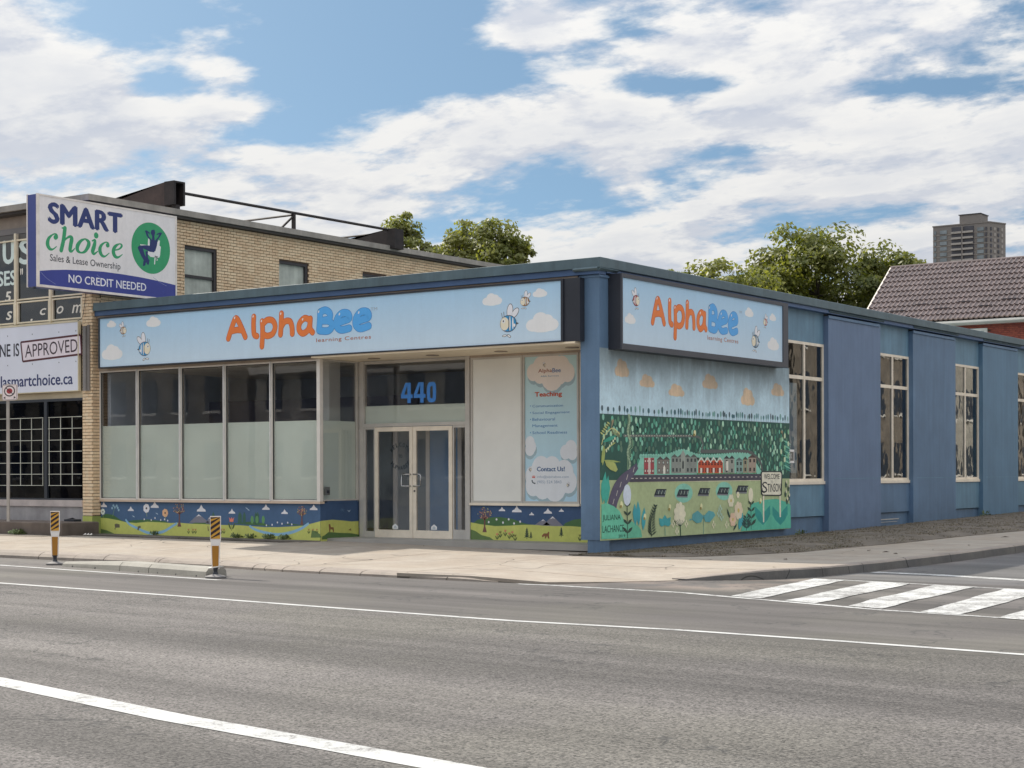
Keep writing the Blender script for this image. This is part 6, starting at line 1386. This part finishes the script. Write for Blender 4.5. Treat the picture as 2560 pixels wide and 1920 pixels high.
for i, (a, b, h, mt) in enumerate(((14, 24, 8.5, M_rh), (24.6, 37, 9.5, M_rt), (37.6, 50, 8.2, M_rh), (50.6, 66, 9.8, M_rh), (66.6, 84, 8.8, M_rt), (85, 105, 9, M_rh))):
    row_house(20.5, 31, a, b, h, mt, 'x', ['nearest brown brick house mirrored in the side windows', 'first tan rendered house mirrored in the side windows', 'low brown house between tan and tall ones mirrored in the side windows', 'tallest brown brick house mirrored in the side windows', 'second tan rendered house mirrored in the side windows', 'farthest brown brick house mirrored in the side windows'][i], GR1)
for i, (a, b, h, mt) in enumerate(((-75, -58, 7.5, M_rt), (-57.5, -44, 9.5, M_rh), (-43.5, -29, 6.4, M_rt), (-28.5, -15, 8.6, M_rh))):
    row_house(a, b, -46, -36, h, mt, 'y', ['tan building farthest left mirrored in the front windows', 'tallest brown building mirrored in the left front windows', 'lowest tan building mirrored in the front windows', 'brown building mirrored in the entrance doors'][i], GR2)

# ------------------------------------------------------------------ street furniture
M_yel = mat('yellow_reflective_sheet', C_('b98a30'), .45, .1); 
def delineator(x, y, label):
    zb = Rz(x, y); t = thing('lane_delineator', (x, y, zb), label, 'traffic post', 'yellow lane delineators in the kerb lane')
    m = MB(); m.lathe([(.0, zb + .005), (.16, zb + .006), (.165, zb + .03), (.10, zb + .045), (.05, zb + .06)], x, y, 18); m.build('base_plate', mat('dirty_base_rubber', (.2, .19, .185), .7, .3), t, smooth=False)
    m = MB(); m.lathe([(.045, zb + .06), (.032, zb + .10), (.035, zb + .14), (.05, zb + .17)], x, y, 12); m.build('spring_joint', M_dark, t)
    cy, sy = _R.x, _R.y; yw = 0.62     # blade faces the oncoming traffic side / camera side of the road
    ux, uy = cos(yw), sin(yw); nx, ny = sin(yw), -cos(yw)
    def slab(m, w0, w1, z0, z1, d0, d1):
        for (a, b) in ((d0, d1),):
            P_ = []
            for zz, w_ in ((z0, w0), (z1, w1)):
                for (s_, dd) in ((-1, a), (1, a), (1, b), (-1, b)): P_.append((x + ux * s_ * w_ / 2 + nx * dd, y + uy * s_ * w_ / 2 + ny * dd, zb + zz))
            m.add(P_, [(3, 2, 1, 0), (4, 5, 6, 7), (0, 1, 5, 4), (1, 2, 6, 5), (2, 3, 7, 6), (3, 0, 4, 7)])
    m = MB(); slab(m, .115, .135, .14, .52, -.025, .0); slab(m, .135, .165, .521, .60, -.025, .0); slab(m, .165, .165, .601, .96, -.025, .0); m.build('blade', mat('white_plastic_blade', C_('c9c6c4'), .5, .1), t)
    m = MB(); slab(m, .09, .108, .17, .50, .002, .006); o = m.build('amber_strip', mat('amber_plastic', C_('8f621c'), .4, .1), t)
    m = MB(); slab(m, .145, .145, .61, .945, .002, .006); m.build('striped_panel', M_yel, t)
    m = MB(); 
    for k in range(5):
        z0 = .575 + k * .085; pts = []
        for (s_, zz) in ((-.0725, z0), (.0725, z0 + .10), (.0725, z0 + .145), (-.0725, z0 + .045)): pts.append((s_, min(max(zz, .612), .943)))
        m.add([(x + ux * a + nx * .009, y + uy * a + ny * .009, zb + b) for a, b in pts], [(0, 1, 2, 3)])
    m.build('black_stripe', mat('black_stripe_sheet', (.03, .015, .02), .5), t)
    return t
delineator(-7.50, -6.15, 'yellow and black striped traffic post at the left end of the low divider')
delineator(-2.33, -7.28, 'yellow and black striped traffic post with a ring round its foot')
m = MB(); n = 20
V = []; 
for i in range(n):
    a = 2 * pi * i / n
    for j in range(6): b = 2 * pi * j / 6; r = .11 + .012 * cos(b); V.append((-2.33 + r * cos(a) , -7.28 + r * sin(a), Rz(0, 0) + .16 + .012 * sin(b) + .02 * cos(a)))
m.add(V, [(i * 6 + j, ((i + 1) % n) * 6 + j, ((i + 1) % n) * 6 + (j + 1) % 6, i * 6 + (j + 1) % 6) for i in range(n) for j in range(6)])
o = m.build('cable_ring', M_frame, bpy.data.objects['lane_delineator.001'], smooth=True)
# low concrete divider in three lengths
dv = thing('lane_divider', (-4.4, -7.0, Rz(0, 0)), 'low grey concrete lane divider between the two yellow traffic posts', 'kerb divider')
Q = [(-6.95, -6.25), (-5.05, -6.62), (-4.15, -6.80), (-2.5, -7.12)]
for i, (a, b) in enumerate(zip(Q, Q[1:])):
    d = Vector((b[0] - a[0], b[1] - a[1])).normalized(); nn = Vector((-d.y, d.x)); z = Rz(0, 0); vs = []; a_ = (a[0] + d.x * .01, a[1] + d.y * .01); b_ = (b[0] - d.x * .01, b[1] - d.y * .01)
    prof = [(-.17, 0.0), (-.16, .09), (-.10, .145), (.16, .15), (.21, .10), (.22, 0)]
    if i == 0: a_ = (a[0] + .0, a[1])
    for s_, p in enumerate((a_, b_)):
        for (u, h) in prof:
            hh = h * (.55 if (i == 0 and s_ == 0) else 1); vs.append((p[0] + nn.x * u, p[1] + nn.y * u, z + hh))
    k = len(prof); m = MB(); m.add(vs, [(j, j + 1, k + j + 1, k + j) for j in range(k - 1)] + [tuple(range(k)), tuple(2 * k - 1 - j for j in range(k))])
    m.build('concrete_block', mat('divider_concrete', (.29, .275, .24), .9, .15, 2., .3, 40., fine=.1), dv)
m = MB()
for t, l in ((.07, .16), (.24, .18), (.55, .12), (.68, .14), (.80, .14), (.93, .1)):
    x = -6.95 + 4.45 * t; y = -6.25 - .87 * t - .172; m.box(x, x + l, y - .004, y + .02, Rz(0, 0) + .001, Rz(0, 0) + .028)
m.build('drain_slot', M_dark, dv)
# no parking sign ------------------------------------------------
np_ = thing('no_parking_sign', (-15.12, -1.26, 0), 'white no parking sign with red disc on a thin steel pole by the left edge', 'sign')
m = MB(); x, y = -15.10, -1.26; m.box(x - .045, x + .045, y - .02, y + .005, -.1, 3.42); m.build('pole', mat('galvanised_pole', C_('8f8b86'), .5, .15, 4.), np_)
m = MB(); prof = []; x0_, x1_, z0_, z1_, r = -15.29, -14.70, 3.04, 3.40, .05
# sign plate with rounded corners, 0.3 x 0.3 m face seen slightly turned
x0_, x1_ = -15.27, -14.73
for (cx, cz, a0) in ((x1_ - r, z0_ + r, -90), (x1_ - r, z1_ - r, 0), (x0_ + r, z1_ - r, 90), (x0_ + r, z0_ + r, 180)):
    for k in range(5): a = radians(a0 + 22.5 * k); prof.append((cx + r * cos(a), cz + r * sin(a)))
m.prism(prof, 'y', -1.30, -1.282); m.build('sign_plate', mat('white_sign_plate', C_('d9cdcd'), .4, .03), np_)
A = Art(1, -1.301, -1); cx, cz = -15.0, 3.25; K = C_('262024')
s_ = 1.45
A.ell(cx, cz, .135 * s_, .125, K, 1, 28); A.ell(cx, cz, .11 * s_, .10, C_('d9cdcd'), 2, 28); A.ell(cx, cz, .072 * s_, .062, C_('8f2c34'), 3, 20); A.stroke([(cx - .13, cz + .078), (cx + .13, cz - .078)], .02, K, 4, False, False)
for sg in (-1, 1): A.poly([(cx + sg * .22, 3.10), (cx + sg * .15, 3.13), (cx + sg * .15, 3.07)], K, 2)
for (a, b, c, d) in ((x0_ + .02, x1_ - .02, z0_ + .012, z0_ + .018), (x0_ + .02, x1_ - .02, z1_ - .018, z1_ - .012), (x0_ + .015, x0_ + .024, z0_ + .02, z1_ - .02), (x1_ - .024, x1_ - .015, z0_ + .02, z1_ - .02)): A.rect(a, b, c, d, K, 1)
A.build('sign_print', PRINT, np_)
# weeds, litter ------------------------------------------------------------
M_weed = mat('weed_leaves', (.13, .17, .06), .6, .3, 5.)
def weed(x, y, r, h, n, label, seed):
    q = random.Random(seed); z = Sz(x, y); V = []; F = []
    for k in range(n):
        a = q.uniform(0, 2 * pi); l = r * q.uniform(.3, 1); e = q.uniform(.2, 1.2); c = Vector((cos(a) * cos(e), sin(a) * cos(e) * .6, sin(e) * h / r)) * l
        s = q.uniform(.015, .035); b = len(V); d = Vector((-sin(a), cos(a), 0)); up = Vector((0, 0, 1))
        V += [tuple(c * .75 - d * s * .4), tuple(c * .85 + up * s), tuple(c * 1.1), tuple(c * .85 - up * s * .2 + d * s)]; F.append((b, b + 1, b + 2, b + 3))
        b = len(V); V += [(0, 0, 0), tuple(d * .004), tuple(c)]; F.append((b, b + 1, b + 2))
    me = bpy.data.meshes.new('weed'); me.from_pydata(V, [], F); me.materials.append(M_weed); o = link(bpy.data.objects.new('weed', me)); o.location = (x, y, z); tag(o, label, 'weed', 'weeds along the walls')
weed(-11.55, -.10, .16, .14, 60, 'small weed under the painted river, left of the painted tree', 1)
weed(-9.02, -.10, .2, .13, 80, 'green weed just right of the painted red tulip', 2)
weed(-8.62, -.08, .2, .12, 60, 'low sparse weed between two larger weeds at the painted wall', 3)
weed(-8.05, -.12, .26, .15, 90, 'leafy weed below the right painted river', 4)
weed(-7.62, -.12, .2, .14, 80, 'weed nearest the painted wall corner', 5)
weed(-14.6, -1.42, .3, .16, 130, 'grassy weed at the foot of the dark step', 6)
weed(.22, 8.1, .2, .16, 50, 'weed at the end of the street mural', 7)
weed(.25, 19.8, .22, .25, 60, 'weed beside the third pier of the blue wall', 8)
m = MB(); q = random.Random(4); V = []
for k in range(3):
    a = q.uniform(0, 3); m.add([(-13.05 + .1 * k, -.85, .0 + Sz(-13, -.8)), (-12.97 + .1 * k, -.82, .05 + Sz(-13, -.8)), (-12.9 + .1 * k, -.87, .02 + Sz(-13, -.8)), (-12.96 + .1 * k, -.92, .01 + Sz(-13, -.8))], [(0, 1, 2), (0, 2, 3)])
o = m.build('litter', mat('white_paper_litter', C_('d0ccc6'), .8)); tag(o, 'crumpled white litter on the ground by the step corner', 'litter')
m = MB(); m.box(-13.95, -13.62, -.62, -.4, .272, .32); m.add([(-13.9, -.6, .322), (-13.7, -.58, .36), (-13.75, -.45, .33)], [(0, 1, 2)]); o = m.build('debris', M_dark); tag(o, 'flat dark rubbish lying on top of the step', 'litter')
for i, (x, y) in enumerate(((4.1, 2.8), (4.55, 2.5), (4.9, 2.1), (5.1, 5.2), (3.9, -.2), (4.7, 8.4))):
    q = random.Random(i + 50); z = Sz(x, y) + .008; m = MB(); a = q.uniform(0, 3); l = q.uniform(.05, .1)
    m.add([(x - l * cos(a), y - l * sin(a), z), (x + .03 * sin(a), y - .03 * cos(a), z + .02), (x + l * cos(a), y + l * sin(a), z + .005), (x - .03 * sin(a), y + .03 * cos(a), z + .015)], [(0, 1, 2, 3)])
    o = m.build('fallen_leaf', mat('dead_leaf', (.07, .045, .03), .8)); tag(o, ['dead leaf nearest the middle of the side pavement', 'second dead leaf, a little closer to the kerb', 'dead leaf right at the side kerb edge', 'farther dead leaf near the side kerb', 'dead leaf closest to the pavement corner', 'farthest dead leaf on the side pavement'][i], 'leaf', 'dead leaves on the side pavement')
